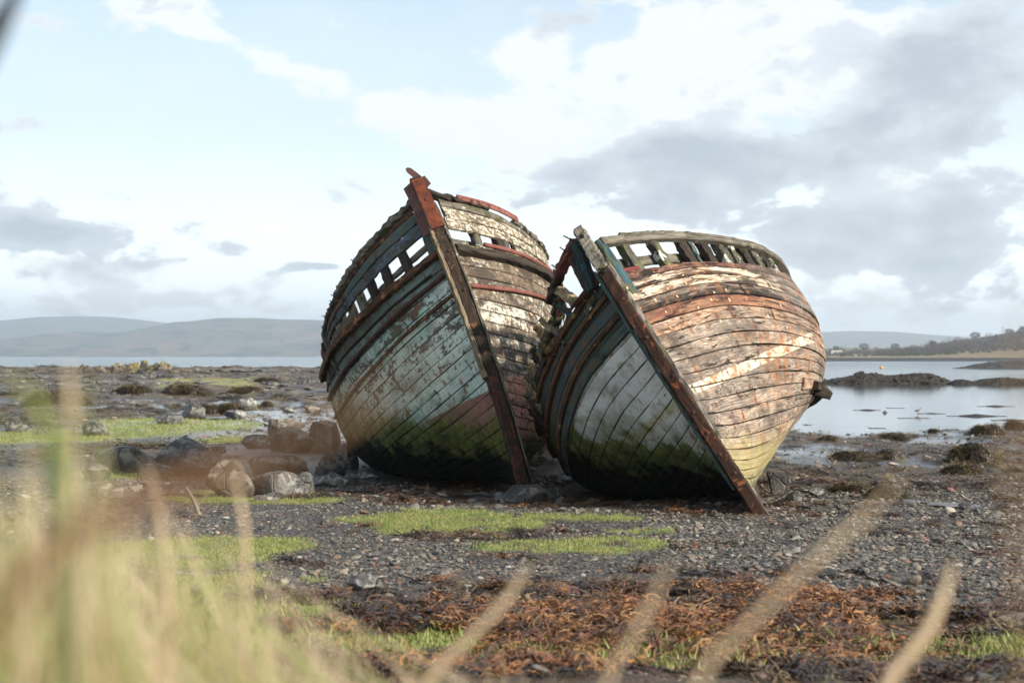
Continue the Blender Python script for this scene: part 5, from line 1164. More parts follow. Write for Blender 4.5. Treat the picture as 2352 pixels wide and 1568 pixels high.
# ------------------------------------------------------------------ right wreck
def build_B():
    rng = np.random.default_rng(23); b = 'B'
    root = empty('wrecked_fishing_boat', mat=boat_matrix(b)[0])
    tag(root, 'right wooden wreck with bare tan planking, dark teal shoulder and open rail', 'boat', 'two fishing boat wrecks leaning on the shore')
    strakes(b, -1, M['B_star'], root, rng, top_rag=.02); strakes(b, 1, M['B_port'], root, rng, top_rag=.035)
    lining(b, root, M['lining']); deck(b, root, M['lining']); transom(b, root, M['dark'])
    P, d_, f = stem_path(b, 0, 1.12, 34, .09)
    k = 2.2; foot = P[0] - d_[0] * .40 + f[0] * .02; P2 = np.concatenate([[foot], P]); f2 = np.concatenate([[f[0]], f])
    sweep('stem_post', P2, [1, 0, 0], f2, .17, .26, M['stem_B'], root, rng, jit=.007, rag=.03)
    Ph, dh, fh = stem_path(b, 1.10, 2.22, 22, .09)
    sweep('stem_head', Ph, [1, 0, 0], fh, np.linspace(.185, .15, 22), np.linspace(.26, .22, 22), M['stem_top'], root, rng, jit=.008, rag=.04, label='bleached grey head of the stem')
    Pe, de, fe = stem_path(b, .10, 1.12, 34, .12)
    sweep('stem_edge', Pe + np.array([-.115, 0, 0]), [1, 0, 0], fe, .045, .10, M['edge_teal'], root, rng, jit=.004, rag=.03, label='teal strip along the shaded side of the stem')
    Pe, de, fe = stem_path(b, .30, 1.25, 34, .13)
    sweep('stem_edge', Pe + np.array([.105, 0, 0]), [1, 0, 0], fe, .06, .13, M['stem_top'], root, rng, jit=.006, rag=.03, label='pale worn strip along the sunny side of the stem')
    for t in (.16, .25, .34, .42, .55, .70, .86, 1.02):
        Pt, dt_, ft = stem_path(b, t, t + .01, 2, .222); rivet(b, root, Pt[0] + np.array([rng.uniform(-.03, .04), 0, 0]), ft[0], .026, M['dark_iron'], rng)
    for t, r_ in ((1.98, .035), (1.02, .05)):
        Pt, dt_, ft = stem_path(b, t, t + .01, 2, .221); rivet(b, root, Pt[0], ft[0], r_, M['lining'], rng, 'bolt_hole')
    # forefoot: split deadwood behind the toe
    Pt, dt_, ft = stem_path(b, 0, .02, 2, 0.0)
    for sx, yy in ((.05, .14), (-.03, .22), (.0, .34)):
        a = Pt[0] + np.array([sx, yy - .1, .10]); c = Pt[0] + np.array([sx * 1.2, yy - .25, -.34])
        beam('deadwood', b, a, c, .09, .12, M['grey'], root, rng, world=False, n=7, up=(0, 1, 0), rag=.08, jit=.008, taper=.8)
    s = np.linspace(0.01, .93, 30); Pk = np.stack([np.zeros(30), surf(b, s, np.zeros(30), 1)[:, 1], np.full(30, -.13)], -1)
    sweep('keel', Pk, [1, 0, 0], [0, 0, 1], .16, .28, M['dark'], root, rng)
    # starboard: three rusty battens and the heavy dark strake that divides the paints
    rubbing('batten', b, -1, .004, .38, 1.02, .985, .035, .075, .07, M['batten'], root, rng, n=44, jit=.003)
    rubbing('batten', b, -1, .006, .37, .925, .895, .030, .065, .055, M['batten'], root, rng, n=44, jit=.003)
    rubbing('batten', b, -1, .004, .36, .832, .800, .030, .070, .055, M['batten'], root, rng, n=44, jit=.003)
    plank('doubling_plank', b, -1, .762, .80, .004, .42, M['teal_timber'], root, rng, thick=.04, off=.028, rag0=.006, n=44, label='thick dark lower edge of the painted shoulder')
    Pq, Sq, Tq, Nq = along(b, -1, np.array([.028, .060]), np.array([.985, .955]), .02)
    sweep('name_plate', Pq, Tq, Nq, .14, .02, M['white_patch'], root, rng, jit=.001, label='small flaked white panel below the rail')
    # port: knightheads, posts, inner stringer, rail
    post('bulwark_post', b, 1, .012, .90, 1.78, M['bluegreen'], root, rng, w=.17, d=.13, inset=.03, lean=-.05, rag=.08)
    for s_, m in ((.052, 'white_patch'), (.106, 'white_patch'), (.158, 'dark'), (.172, 'teal_timber'), (.196, 'dark'), (.228, 'white_patch'), (.250, 'white_patch'), (.275, 'dark'), (.298, 'white_patch'), (.320, 'dark'), (.345, 'white_patch')):
        post('bulwark_post', b, 1, s_, .86, 1.93, M[m], root, rng, w=.17 if m != 'teal_timber' else .07, d=.12, inset=.08, lean=rng.uniform(-.05, .03), jit=.009)
    rubbing('bulwark_stringer', b, 1, .02, .30, 1.42, 1.40, -.20, .15, .06, M['grey'], root, rng, n=34)
    rubbing('rail', b, 1, .008, .46, np.concatenate([np.linspace(1.86, 1.98, 32), 1.98 - .85 * np.linspace(0, 1, 18)**1.6]), 0, .0, .13, .12, M['grey'], root, rng, n=50, jit=.003, rag=.03)
    rubbing('rail_cap', b, 1, .045, .22, 2.02, 2.03, -.03, .035, .16, M['grey'], root, rng, n=30, jit=.006, rag=.03)
    plank('splintered_board', b, 1, 1.0, 1.13, .004, .052, M['red_paint'], root, rng, thick=.04, rag1=.03, broken=(0, .25), n=12, label='short splintered red board by the stem')
    # bilge keel ending in a dark butt on the far turn of the bilge
    rubbing('bilge_keel', b, 1, .300, .62, .445, .43, .05, .13, .14, M['dark'], root, rng, n=24, jit=.006, rag=.03)
    plank('bilge_pad', b, 1, .42, .475, .262, .325, M['B_port'], root, rng, thick=.05, off=.03, n=12)
    Pq, Sq, Tq, Nq = along(b, 1, np.full(5, .345), np.full(5, .43), np.linspace(.02, .25, 5))
    sweep('bilge_block', Pq - Tq * np.linspace(0, .03, 5)[:, None], Tq, Sq, np.linspace(.24, .12, 5), np.linspace(.40, .20, 5), M['dark'], root, rng, jit=.006)
    # starboard bulwark remains
    Yb = 22.0
    def bm(name, a, c, w_, h_, m, Y0=22.0, Y1=None, **kw):
        return beam(name, b, unproject(a[0], a[1], Y0), unproject(c[0], c[1], Y1 or Y0), w_, h_, M[m], root, rng, **kw)
    bm('bulwark_post', (1324, 562), (1364, 664), .20, .13, 'dark_teal', 21.75, 21.6, n=8)
    bm('bulwark_post', (1316, 592), (1352, 664), .10, .12, 'dark', 21.9, 21.7, n=8)
    bm('rail', (1321, 556), (1283, 632), .13, .12, 'red_paint', 21.9, 22.7, n=10, jit=.012)
    bm('rail', (1285, 628), (1263, 692), .13, .10, 'dark', 22.7, 23.3, n=10, jit=.014)
    bm('bulwark_board', (1369, 640), (1309, 712), .09, .26, 'red_paint', 21.6, 22.3, n=8, taper=.35, up=(.6, 0, .8))
    bm('bulwark_post', (1288, 668), (1325, 697), .20, .12, 'pale_wood', 22.5, 22.3, n=6, jit=.012)
    bm('bulwark_post', (1284, 690), (1278, 722), .14, .10, 'dark', 22.8, 22.9, n=6, jit=.012)
    bm('broken_stringer', (1283, 700), (1322, 742), .05, .08, 'bluegreen', 22.5, 22.5, n=8, jit=.012, sag=-.03)
    bm('broken_stringer', (1292, 672), (1281, 722), .03, .04, 'red_paint', 22.6, 22.8, n=8, jit=.012)
    bm('bulwark_post', (1320, 728), (1262, 810), .11, .13, 'wale_rust', 22.7, 23.3, n=10, jit=.012)
    bm('bulwark_post', (1290, 700), (1246, 815), .15, .15, 'mossy', 23.0, 23.6, n=12, jit=.016)
    bm('bulwark_post', (1268, 748), (1300, 786), .08, .10, 'grey', 23.2, 22.9, n=8, jit=.01)
    bm('bulwark_post', (1243, 735), (1264, 756), .06, .08, 'pale_wood', 23.3, 23.2, n=6)
    bm('bulwark_board', (1262, 796), (1238, 880), .12, .22, 'dark', 23.7, 24.3, n=10, jit=.018)
    for a, c in (((1235, 752), (1256, 782)), ((1224, 806), (1256, 838)), ((1229, 822), (1262, 846)), ((1218, 842), (1248, 876)), ((1215, 868), (1244, 902)), ((1213, 890), (1238, 934)), ((1216, 910), (1240, 944)), ((1222, 942), (1242, 970))):
        bm('broken_frame', a, c, rng.uniform(.07, .15), rng.uniform(.07, .12), ('dark', 'dark', 'dark', 'grey', 'pale_wood')[rng.integers(5)], 24.4, 24.5, n=7, jit=.014, rag=.08, taper=1.25)
    for a, L in (((1296, 576), .13), ((1312, 551), .20)):
        p = to_local(b, unproject(a[0] + L * 60, a[1] + 4, 21.9)); spike(b, root, p, (to_local(b, unproject(a[0], a[1] - 2, 21.9)) - p), L, rng, .009)
    return root
gr = new_mat("frayed teal rope"); _oc = gr.node('ShaderNodeTexCoord').outputs['Object']
M_ROPE = finish(gr, gr.mix(gr.noise(_oc, 9.0, 4, .6), (0.03, 0.08, 0.08), (0.12, 0.17, 0.15)), .9, gr.noise(_oc, 90.0, 3, .6), .004)
boat_A = build_A(); boat_B = build_B()

# ------------------------------------------------------------------ far shore on the right: low land, scrub, trees, huts and poles
def shore_h(x, y):
    a = x / y; right = sst(.235, .33, a)
    z = np.interp(y, [650, 735, 790, 830, 1000, 1150, 1300, 1480, 1700, 2200], [-3, -.45, .9, 1.5, 2.0, 3.2, 5.2, 9.0, 9.5, 6.0])
    z = z + right * np.interp(y, [800, 950, 1150, 1300, 1700], [0, 4, 10, 13, 15]) + sst(.30, .36, a) * np.interp(y, [800, 950, 1200], [0, 4, 5])
    z = z * sst(.095, .135, a) - 3.0 * (1 - sst(.095, .135, a))
    z = z + (fbm(x / 28, y / 28, 0, 4, 8) - .5) * 2.2 * sst(830, 1000, y) + (fbm(x / 7, y / 7, 0, 3, 9) - .5) * .7 * sst(745, 780, y)
    return z
fy = np.concatenate([np.linspace(650, 1000, 60), np.linspace(1012, 2200, 50)]); fk = np.linspace(.08, .62, 240)
FK, FY = np.meshgrid(fk, fy); FX = FK * FY; FZ = shore_h(FX, FY); r_, c_ = FX.shape; i_ = (np.arange(r_ - 1)[:, None] * c_ + np.arange(c_ - 1)[None, :]).ravel()
g = new_mat("far shore grass and rock"); P_ = g.node('ShaderNodeNewGeometry').outputs['Position']; pz_ = g.sep(P_)[2]; py_ = g.sep(P_)[1]; px_ = g.sep(P_)[0]
n_ = g.noise(g.v('MULTIPLY', P_, (.03, .03, .03)), 1.0, 6, .62, .3); f_ = g.noise(g.v('MULTIPLY', P_, (.3, .3, .3)), 1.0, 6, .65)
zz_ = g.m('ADD', pz_, g.m('MULTIPLY', g.m('SUBTRACT', f_, .5), .5))
tan_ = g.mix(n_, (0.16, 0.12, 0.065), (0.26, 0.20, 0.11)); green_ = g.mix(f_, (0.075, 0.10, 0.03), (0.15, 0.17, 0.06))
c_far = g.mix(g.mapr(py_, 1120, 1250), tan_, g.mix(g.mapr(n_, .35, .6), green_, tan_))
c_far = g.mix(g.mapr(zz_, 1.45, 1.15), c_far, g.mix(f_, (0.022, 0.020, 0.018), (0.06, 0.052, 0.045)))
c_far = g.mix(g.m('MULTIPLY', g.mapr(g.m('ABSOLUTE', g.m('SUBTRACT', zz_, 1.55)), .22, .08), g.mapr(f_, .45, .6)), c_far, (0.33, 0.31, 0.28))
far_shore = mesh_obj('far_shore', np.stack([FX, FY, FZ], -1).reshape(-1, 3), np.stack([i_, i_ + 1, i_ + c_ + 1, i_ + c_], -1), finish(g, c_far, .95, f_, .4, .8, .1), smooth=True); tag(far_shore, kind='structure')
def sz(u, Y): x = (u - CXP) / FPX * Y; return x, Y, float(shore_h(np.array(x), np.array(float(Y))))

def leafmat(name, a, b_):
    g = new_mat(name); oc = g.node('ShaderNodeNewGeometry').outputs['Position']
    return finish(g, g.mix(g.noise(oc, .8, 4, .6), a, b_), .9, spec=.1)
TW = leafmat("bare winter twigs", (0.045, 0.035, 0.034), (0.10, 0.075, 0.068)); BK = leafmat("dark bark", (0.035, 0.03, 0.026), (0.06, 0.05, 0.042)); GR = leafmat("gorse green", (0.022, 0.042, 0.014), (0.06, 0.085, 0.025))
def twigs(rng, n, size, R, flat=1.0, centre=(0, 0, 0)):
    """many small slivers spread through a domed crown volume"""
    d_ = rng.standard_normal((n, 3)); d_ /= np.linalg.norm(d_, axis=1, keepdims=True); r = rng.uniform(.25, 1, n)**.55
    r *= .72 + .5 * vnoise(d_[:, 0] * 2 + 5, d_[:, 1] * 2, d_[:, 2] * 2, int(rng.integers(99)))
    c = d_ * r[:, None] * np.asarray(R); c[:, 2] = c[:, 2] * flat; c += np.asarray(centre)
    t = d_ + rng.standard_normal((n, 3)) * .7; t /= np.linalg.norm(t, axis=1, keepdims=True); s_ = np.cross(t, rng.standard_normal((n, 3))); s_ /= np.linalg.norm(s_, axis=1, keepdims=True)
    L = size * rng.uniform(.6, 1.5, n)[:, None]; w_ = L * .22
    V = np.stack([c - t * L, c + s_ * w_, c + t * L, c - s_ * w_], 1).reshape(-1, 3); return V, np.arange(4 * n).reshape(-1, 4)
def tree(label, u, Y, H_, W_, seed, trunk=.35, mat=None, group=None):
    rng = np.random.default_rng(seed); x, y, z = sz(u, Y); root = empty('bare_tree', (x, y, z - .2)); tag(root, label, 'tree', group)
    br = []
    tb = sweep('trunk', [(0, 0, 0), (rng.normal() * .1, 0, H_ * trunk * .6), (rng.normal() * .2, 0, H_ * trunk * 1.3)], (1, 0, 0), (0, 1, 0), [.5, .4, .28], [.5, .4, .28], BK, root, rng, jit=.02, round_=True, sides=6)
    for k in range(7):
        a = k / 7 * 6.28 + rng.uniform(-.3, .3); top = np.array([math.cos(a) * W_ * .36, math.sin(a) * W_ * .36, H_ * rng.uniform(.65, .9)]); st_ = np.array([0, 0, H_ * trunk * rng.uniform(.8, 1.2)])
        mid = (st_ + top) / 2 + np.array([math.cos(a), math.sin(a), -.3]) * W_ * .04
        sweep('limb', [st_, mid, top], np.cross(top - st_, (0, 0, 1)) / np.linalg.norm(np.cross(top - st_, (0, 0, 1))), (0, 0, 1), [.22, .15, .06], [.22, .15, .06], BK, root, rng, jit=.01)
    V, F = twigs(rng, 1500, H_ * .045, (W_ * .5, W_ * .5, H_ * (1 - trunk) * .55), 1.0, (0, 0, H_ * (trunk + (1 - trunk) * .48)))
    mesh_obj('crown', V, F, mat or TW, root); return root
tree("dome shaped bare tree standing alone on the green ridge behind the bay", 1984, 1300, 7.6, 9.6, 1)
tree("finer round bare tree right of the dome shaped one", 2056, 1300, 7.6, 8.4, 2)
tree("small bare tree at the left end of the ridge, above the white caravan", 1925 - 4, 1290, 5.6, 6.0, 3)
tree("bare tree crown on the skyline near the utility pole", 2240, 1280, 8.0, 9.5, 4)
tree("bare tree right of the utility pole on the skyline", 2318, 1250, 7.0, 8.0, 5)
tree("bushy bare tree at the right frame edge above the cliff", 2352, 1150, 9.5, 9.0, 6)
tree("bare tree rising from the thicket at its highest point", 2143, 1120, 8.0, 7.0, 7)
# thickets: one mass of scrub
def scrub(name, u0, u1, Y0, Y1, hgt, n, mat, seed, size=.55):
    rng = np.random.default_rng(seed); VV = []; FF = []; b0 = 0
    for i in range(n):
        u = rng.uniform(u0, u1); Y = rng.uniform(Y0, Y1); x, y, z = sz(u, Y); h = hgt * rng.uniform(.55, 1.15) * (.6 + .8 * float(vnoise(u / 22.0, Y / 60.0, 0, seed)))
        V, F = twigs(rng, 90, size, (h * .8, h * .8, h * .62), 1.0, (x, y, z + h * .42)); VV.append(V); FF.append(F + b0); b0 += len(V)
    return tag(mesh_obj(name, np.concatenate(VV), np.concatenate(FF), mat), kind='stuff')
scrub('scrub', 2010, 2230, 960, 1120, 4.4, 260, TW, 1); scrub('scrub', 2130, 2420, 1050, 1240, 5.0, 260, TW, 2); scrub('scrub', 1880, 2010, 1080, 1200, 2.6, 70, TW, 3)
scrub('gorse', 1885, 2250, 900, 980, 1.5, 60, GR, 4, .35); scrub('gorse', 2050, 2200, 880, 930, 2.0, 50, GR, 5, .35); scrub('scrub', 1890, 2420, 1270, 1420, 2.2, 120, TW, 6, .45); scrub('scrub', 2230, 2420, 900, 1050, 3.0, 120, TW, 7, .45)

def boxes(name, lst, mat, parent=None):
    V = []; F = []
    for (x0, y0, z0, x1, y1, z1) in lst:
        b0 = len(V); V += [(x0,y0,z0),(x1,y0,z0),(x1,y1,z0),(x0,y1,z0),(x0,y0,z1),(x1,y0,z1),(x1,y1,z1),(x0,y1,z1)]
        F += [tuple(b0 + q for q in f) for f in ((0,3,2,1),(4,5,6,7),(0,1,5,4),(1,2,6,5),(2,3,7,6),(3,0,4,7))]
    return mesh_obj(name, V, F, mat, parent)
def plain(name, c, rough=.7):
    g = new_mat(name); oc = g.node('ShaderNodeTexCoord').outputs['Object']
    return finish(g, g.mix(g.noise(oc, 1.5, 5, .6), c, tuple(q * .82 for q in c)), rough, g.noise(oc, 6.0, 4), .01)
WH = plain("weathered white panels", (.66, .66, .64)); DKG = plain("dark window glass", (.04, .045, .05), .2); RF = plain("grey felt roof", (.22, .22, .22)); POLE = plain("weathered pole timber", (.17, .15, .125)); TANW = plain("tan rendered wall", (.38, .31, .23)); ORG = plain("orange painted panel", (.50, .26, .07)); BUOY = plain("yellow buoy plastic", (.62, .33, .06), .4)
x, y, z = sz(1922, 1150); cv = empty('caravan', (x, y, z + .3)); tag(cv, "long white caravan on the low ground across the bay", 'caravan')
boxes('body', [(-4.0, -1.3, .35, 4.0, 1.3, 2.7)], WH, cv); boxes('roof', [(-4.15, -1.4, 2.702, 4.15, 1.4, 2.88)], RF, cv); boxes('chassis', [(-3.8, -1.1, -.4, 3.8, 1.1, .348)], DKG, cv)
for k in (-2.9, -1.2, 1.3, 3.0): boxes('window', [(k - .45, -1.33, 1.3, k + .45, -1.302, 2.1)], DKG, cv)
boxes('door', [(-.2, -1.33, .5, .55, -1.302, 2.3)], TANW, cv)
x, y, z = sz(2104, 1330); hs_ = empty('farm_shed', (x, y, z)); tag(hs_, "low pale farm shed half hidden by the thicket", 'shed')
boxes('wall', [(-5.5, -2, -1.0, 5.5, 2, 2.2)], WH, hs_)
mesh_obj('roof', [(-5.8, -2.3, 2.2), (5.8, -2.3, 2.2), (5.8, 2.3, 2.2), (-5.8, 2.3, 2.2), (-5.8, 0, 3.4), (5.8, 0, 3.4)], [(0, 1, 5, 4), (2, 3, 4, 5), (0, 4, 3), (1, 2, 5), (0, 3, 2, 1)], RF, hs_)
for k in (-3, 0, 3): boxes('door', [(k - .8, -2.04, -.8, k + .8, -2.002, 1.6)], TANW, hs_)
x, y, z = sz(2096, 1420); dg = empty('digger', (x, y, z + .2)); tag(dg, "orange digger parked on the ridge above the thicket", 'digger')
boxes('cab', [(-.9, -.8, .9, .6, .8, 2.9)], ORG, dg); boxes('engine_cover', [(.602, -.8, .9, 2.0, .8, 1.8)], ORG, dg); boxes('track', [(-1.4, -1.2, 0, 2.1, -.82, .8), (-1.4, .82, 0, 2.1, 1.2, .8)], DKG, dg); boxes('boom', [(-3.2, -.15, 2.2, -.902, .15, 2.6), (-3.4, -.15, .6, -3.2, .15, 2.6)], ORG, dg); boxes('window', [(-.7, -.82, 1.7, .3, -.802, 2.6)], DKG, dg)
x, y, z = sz(2160 - 3, 1420); vn = empty('parked_van', (x, y, z + .1)); tag(vn, "white van parked on the ridge, seen over the thicket", 'van')
boxes('body', [(-2.6, -1, .4, 1.7, 1, 2.5), (1.702, -1, .4, 2.7, 1, 1.5)], WH, vn); boxes('windscreen', [(1.703, -.85, 1.55, 1.85, .85, 2.3)], DKG, vn); boxes('window', [(.6, -1.03, 1.5, 1.5, -1.002, 2.2)], DKG, vn)
for k in (-1.7, 1.8):
    rngw = np.random.default_rng(3); sweep('wheel', [(k, -1.03, .38), (k, -.7, .38)], (1, 0, 0), (0, 0, 1), .76, .76, DKG, vn, rngw, jit=0, round_=True, sides=12)
def pole(label, u, Y, H_, arm=True, base=None):
    x, y, z = sz(u, Y); root = empty('utility_pole', (x, y, z - .5)); tag(root, label, 'pole', 'utility poles across the bay'); rngp = np.random.default_rng(int(u))
    sweep('shaft', [(0, 0, 0), (0, 0, H_)], (1, 0, 0), (0, 1, 0), [.36, .26], [.36, .26], POLE, root, rngp, jit=.01, round_=True, sides=6)
    if arm: boxes('crossarm', [(-1.1, -.1, H_ - .8, 1.1, .1, H_ - .6)], POLE, root); boxes('insulator', [(k - .08, -.08, H_ - .598, k + .08, .08, H_ - .3) for k in (-.95, 0, .95)], DKG, root)
pole("utility pole with crossarms against the sky on the right ridge", 2308 - 5, 1230, 10.0)
pole("short bare pole beside the white caravan", 1942, 1120, 8.0, False)
pole("pole standing in front of the thicket", 2139 - 4, 1000, 7.5, False)
pole("faint pole on the thicket slope left of the skyline pole", 2270 - 4, 1180, 8.0, False)
pole("thin pole beyond the highest part of the thicket", 2181, 1200, 8.0, False)
# mooring buoy, wading bird, stump in the shallows
Yb_ = (EYE - WATER_Z) * FPX / (846.5 - HOR); rg = np.random.default_rng(4)
V, F = ICO[3]; bo = empty('mooring_buoy', ((2024 - CXP) / FPX * Yb_, Yb_, WATER_Z)); tag(bo, "small yellow mooring buoy floating beyond the skerry", 'buoy')
mesh_obj('float', V * np.array([.38, .38, .36]) + np.array([0, 0, .22]), F, BUOY, bo, smooth=True); sweep('eye', [(0, 0, .55), (0, 0, .72)], (1, 0, 0), (0, 1, 0), .12, .12, DKG, bo, rg, jit=0, round_=True)
Yw = (EYE - WATER_Z) * FPX / (951 - HOR); bx = (2108 - CXP) / FPX * Yw; bird = empty('wading_bird', (bx, Yw, WATER_Z - .02)); tag(bird, "small wading bird standing in the shallow water", 'bird')
BRD = plain("brown grey plumage", (.20, .15, .12), .8); LEG = plain("orange red legs", (.45, .13, .05), .5)
bk = np.linspace(0, 1, 9); bp = np.stack([-.13 + .24 * bk, np.zeros(9), .17 + .055 * bk + .0 * bk], -1); bw = .115 * np.sin(np.clip(bk * .93 + .05, 0, 1) * np.pi)**.6
sweep('body', bp, (0, 1, 0), (-.2, 0, 1), bw, bw * 1.1, BRD, bird, rg, jit=.0, round_=True, sides=10)
sweep('head', [(.075, 0, .225), (.095, 0, .265), (.105, 0, .29), (.115, 0, .31), (.12, 0, .325)], (1, 0, 0), (0, 1, 0), [.05, .04, .05, .052, .02], [.05, .038, .045, .045, .02], BRD, bird, rg, jit=0, round_=True, sides=8)
sweep('bill', [(.135, 0, .305), (.21, 0, .29)], (0, 1, 0), (0, 0, 1), [.016, .005], [.016, .005], DKG, bird, rg, jit=0, round_=True, sides=6)
for k in (-.02, .02): sweep('leg', [(.0, k, .18), (.012, k, .10), (.0, k, 0)], (1, 0, 0), (0, 1, 0), .012, .012, LEG, bird, rg, jit=0, round_=True, sides=5)
boulder("dark upright stump shaped rock standing in the shallows", 2032, 948, 17, 22, S['dark'], 401, name='rock', cat='rock', Y=(EYE - WATER_Z) * FPX / (948 - HOR), sink=.05)

# ------------------------------------------------------------------ scattered cover (one object each, instanced geometry)
def variants(name, meshes):
    c = bpy.data.collections.new(name)
    for i, (V, F, mat, sm) in enumerate(meshes):
        o = mesh_obj(name + '_piece', V, F, mat, smooth=sm, link=False); c.objects.link(o)
    return c
def scatter(name, P, rot, scl, coll):
    me = bpy.data.meshes.new(name); P = np.asarray(P, np.float32); me.vertices.add(len(P)); me.vertices.foreach_set('co', P.ravel())
    a = me.attributes.new('rot', 'FLOAT_VECTOR', 'POINT'); a.data.foreach_set('vector', np.asarray(rot, np.float32).ravel())
    a = me.attributes.new('scl', 'FLOAT_VECTOR', 'POINT'); a.data.foreach_set('vector', np.asarray(scl, np.float32).ravel())
    o = bpy.data.objects.new(name, me); COL.objects.link(o); tag(o, kind='stuff')
    t = bpy.data.node_groups.new(name + '_scatter', 'GeometryNodeTree')
    t.interface.new_socket('Geometry', in_out='INPUT', socket_type='NodeSocketGeometry'); t.interface.new_socket('Geometry', in_out='OUTPUT', socket_type='NodeSocketGeometry')
    gi = t.nodes.new('NodeGroupInput'); go = t.nodes.new('NodeGroupOutput'); ip = t.nodes.new('GeometryNodeInstanceOnPoints'); ci = t.nodes.new('GeometryNodeCollectionInfo')
    ci.inputs['Collection'].default_value = coll; ci.inputs['Separate Children'].default_value = True; ci.inputs['Reset Children'].default_value = True
    ra = t.nodes.new('GeometryNodeInputNamedAttribute'); ra.data_type = 'FLOAT_VECTOR'; ra.inputs['Name'].default_value = 'rot'
    sa = t.nodes.new('GeometryNodeInputNamedAttribute'); sa.data_type = 'FLOAT_VECTOR'; sa.inputs['Name'].default_value = 'scl'
    er = t.nodes.new('FunctionNodeEulerToRotation')
    L = t.links.new; L(gi.outputs[0], ip.inputs['Points']); L(ci.outputs[0], ip.inputs['Instance']); ip.inputs['Pick Instance'].default_value = True
    L(ra.outputs['Attribute'], er.inputs[0]); L(er.outputs[0], ip.inputs['Rotation']); L(sa.outputs['Attribute'], ip.inputs['Scale']); L(ip.outputs[0], go.inputs[0])
    md = o.modifiers.new('scatter', 'NODES'); md.node_group = t
    return o
def inst_mat(name, stops, rough=.7, bump=None, jitter=.3, spec=.4):
    g = new_mat(name); r = g.node('ShaderNodeObjectInfo').outputs['Random']; oc = g.node('ShaderNodeTexCoord').outputs['Object']
    c = g.ramp(r, stops); n = g.noise(oc, 3.0, 4, .6)
    c = g.mix(g.m('MULTIPLY', n, jitter), c, (0.02, 0.016, 0.012))
    return finish(g, c, rough, g.noise(oc, 14.0, 5, .65) if bump else None, bump or .01, .8, spec)
rs = np.random.default_rng(77)
PEB = inst_mat("mixed beach pebbles", [(0, (.045, .044, .040)), (.22, (.095, .092, .082)), (.42, (.15, .145, .128)), (.58, (.20, .18, .14)), (.72, (.27, .25, .21)), (.84, (.23, .15, .09)), (.92, (.42, .38, .31)), (.97, (.23, .10, .06)), (1, (.5, .48, .44))], .55, .03, .2)
peb = []
for i in range(10):
    V, F = rock_geo(rs, (1, rs.uniform(.6, .95), rs.uniform(.35, .65)), 2, 7, .05); peb.append((V, F, PEB, i % 3 != 0))
pebc = variants('pebble', peb)
def field(n, y0, y1, xk, keep, p=2.0):
    y = (rs.uniform(y0**(1 / 1), y1**(1 / 1), n)); x = rs.uniform(-xk, xk, n) * (y + 1.0); k = keep(x, y); k = rs.random(n) < k; return x[k], y[k]
def peb_keep(x, y):
    g_, k_, w_ = masks(x, y); return np.clip(1 - g_ * 1.6, 0, 1) * (1 - k_ * .75) * (.35 + .65 * sst(.35, .6, fbm(x * 1.2, y * 1.2, 0, 3, 90)))
x, y = field(120000, 7.6, 29, .40, peb_keep); n = len(x)
sc = rs.lognormal(-3.45, .42, n); sc = np.clip(sc, .012, .12) * (1 + .25 * (x > 1.5)); z = ground_z(x, y) + sc * .10
scatter('pebbles', np.stack([x, y, z], -1), np.stack([rs.normal(0, .25, n), rs.normal(0, .25, n), rs.uniform(0, 6.28, n)], -1), np.stack([sc, sc, sc * rs.uniform(.7, 1.2, n)], -1), pebc)
x, y = field(9000, 8.5, 62, .42, lambda x, y: (.25 + .75 * sst(19, 23, y)) * (1 - masks(x, y)[0]) * np.where(y > 29, .55, 1)); n = len(x)
sc = np.clip(rs.lognormal(-2.35, .42, n), .05, .30); sc *= np.where(y > 30, 1.25, 1); sc *= np.where((y > 22) & (np.abs(x + .5) < 4), 1.1, .85); z = ground_z(x, y) + sc * .08
scatter('shingle_stones', np.stack([x, y, z], -1), np.stack([rs.normal(0, .3, n), rs.normal(0, .3, n), rs.uniform(0, 6.28, n)], -1), np.stack([sc, sc, sc * rs.uniform(.6, 1.0, n)], -1), pebc)

# broken rock over the far left shore
x, y = field(8500, 31, 190, .40, lambda x, y: (x < -3) * (masks(x, y)[0] < .4) * (.5 + .5 * sst(50, 70, y)) * (x > -.42 * y) * (.35 + .65 * sst(.5, .6, fbm(x * .12, y * .05, 0, 3, 66)))); n = len(x)
sc = np.clip(rs.lognormal(-.9, .5, n), .18, 1.3) * np.clip(y / 110, .28, 1.0); z = ground_z(x, y, False)
far_c = variants('far_rock', [(V, F, S[('dark', 'brown')[i_ % 2]], False) for i_, (V, F) in enumerate(rock_geo(rs, (1, .8, .5), 2, 8, .1) for _ in range(6))])
scatter('far_rocks', np.stack([x, y, z], -1), np.stack([rs.normal(0, .2, n), rs.normal(0, .2, n), rs.uniform(0, 6.28, n)], -1), np.stack([sc, sc, sc * rs.uniform(.5, .9, n)], -1), far_c)
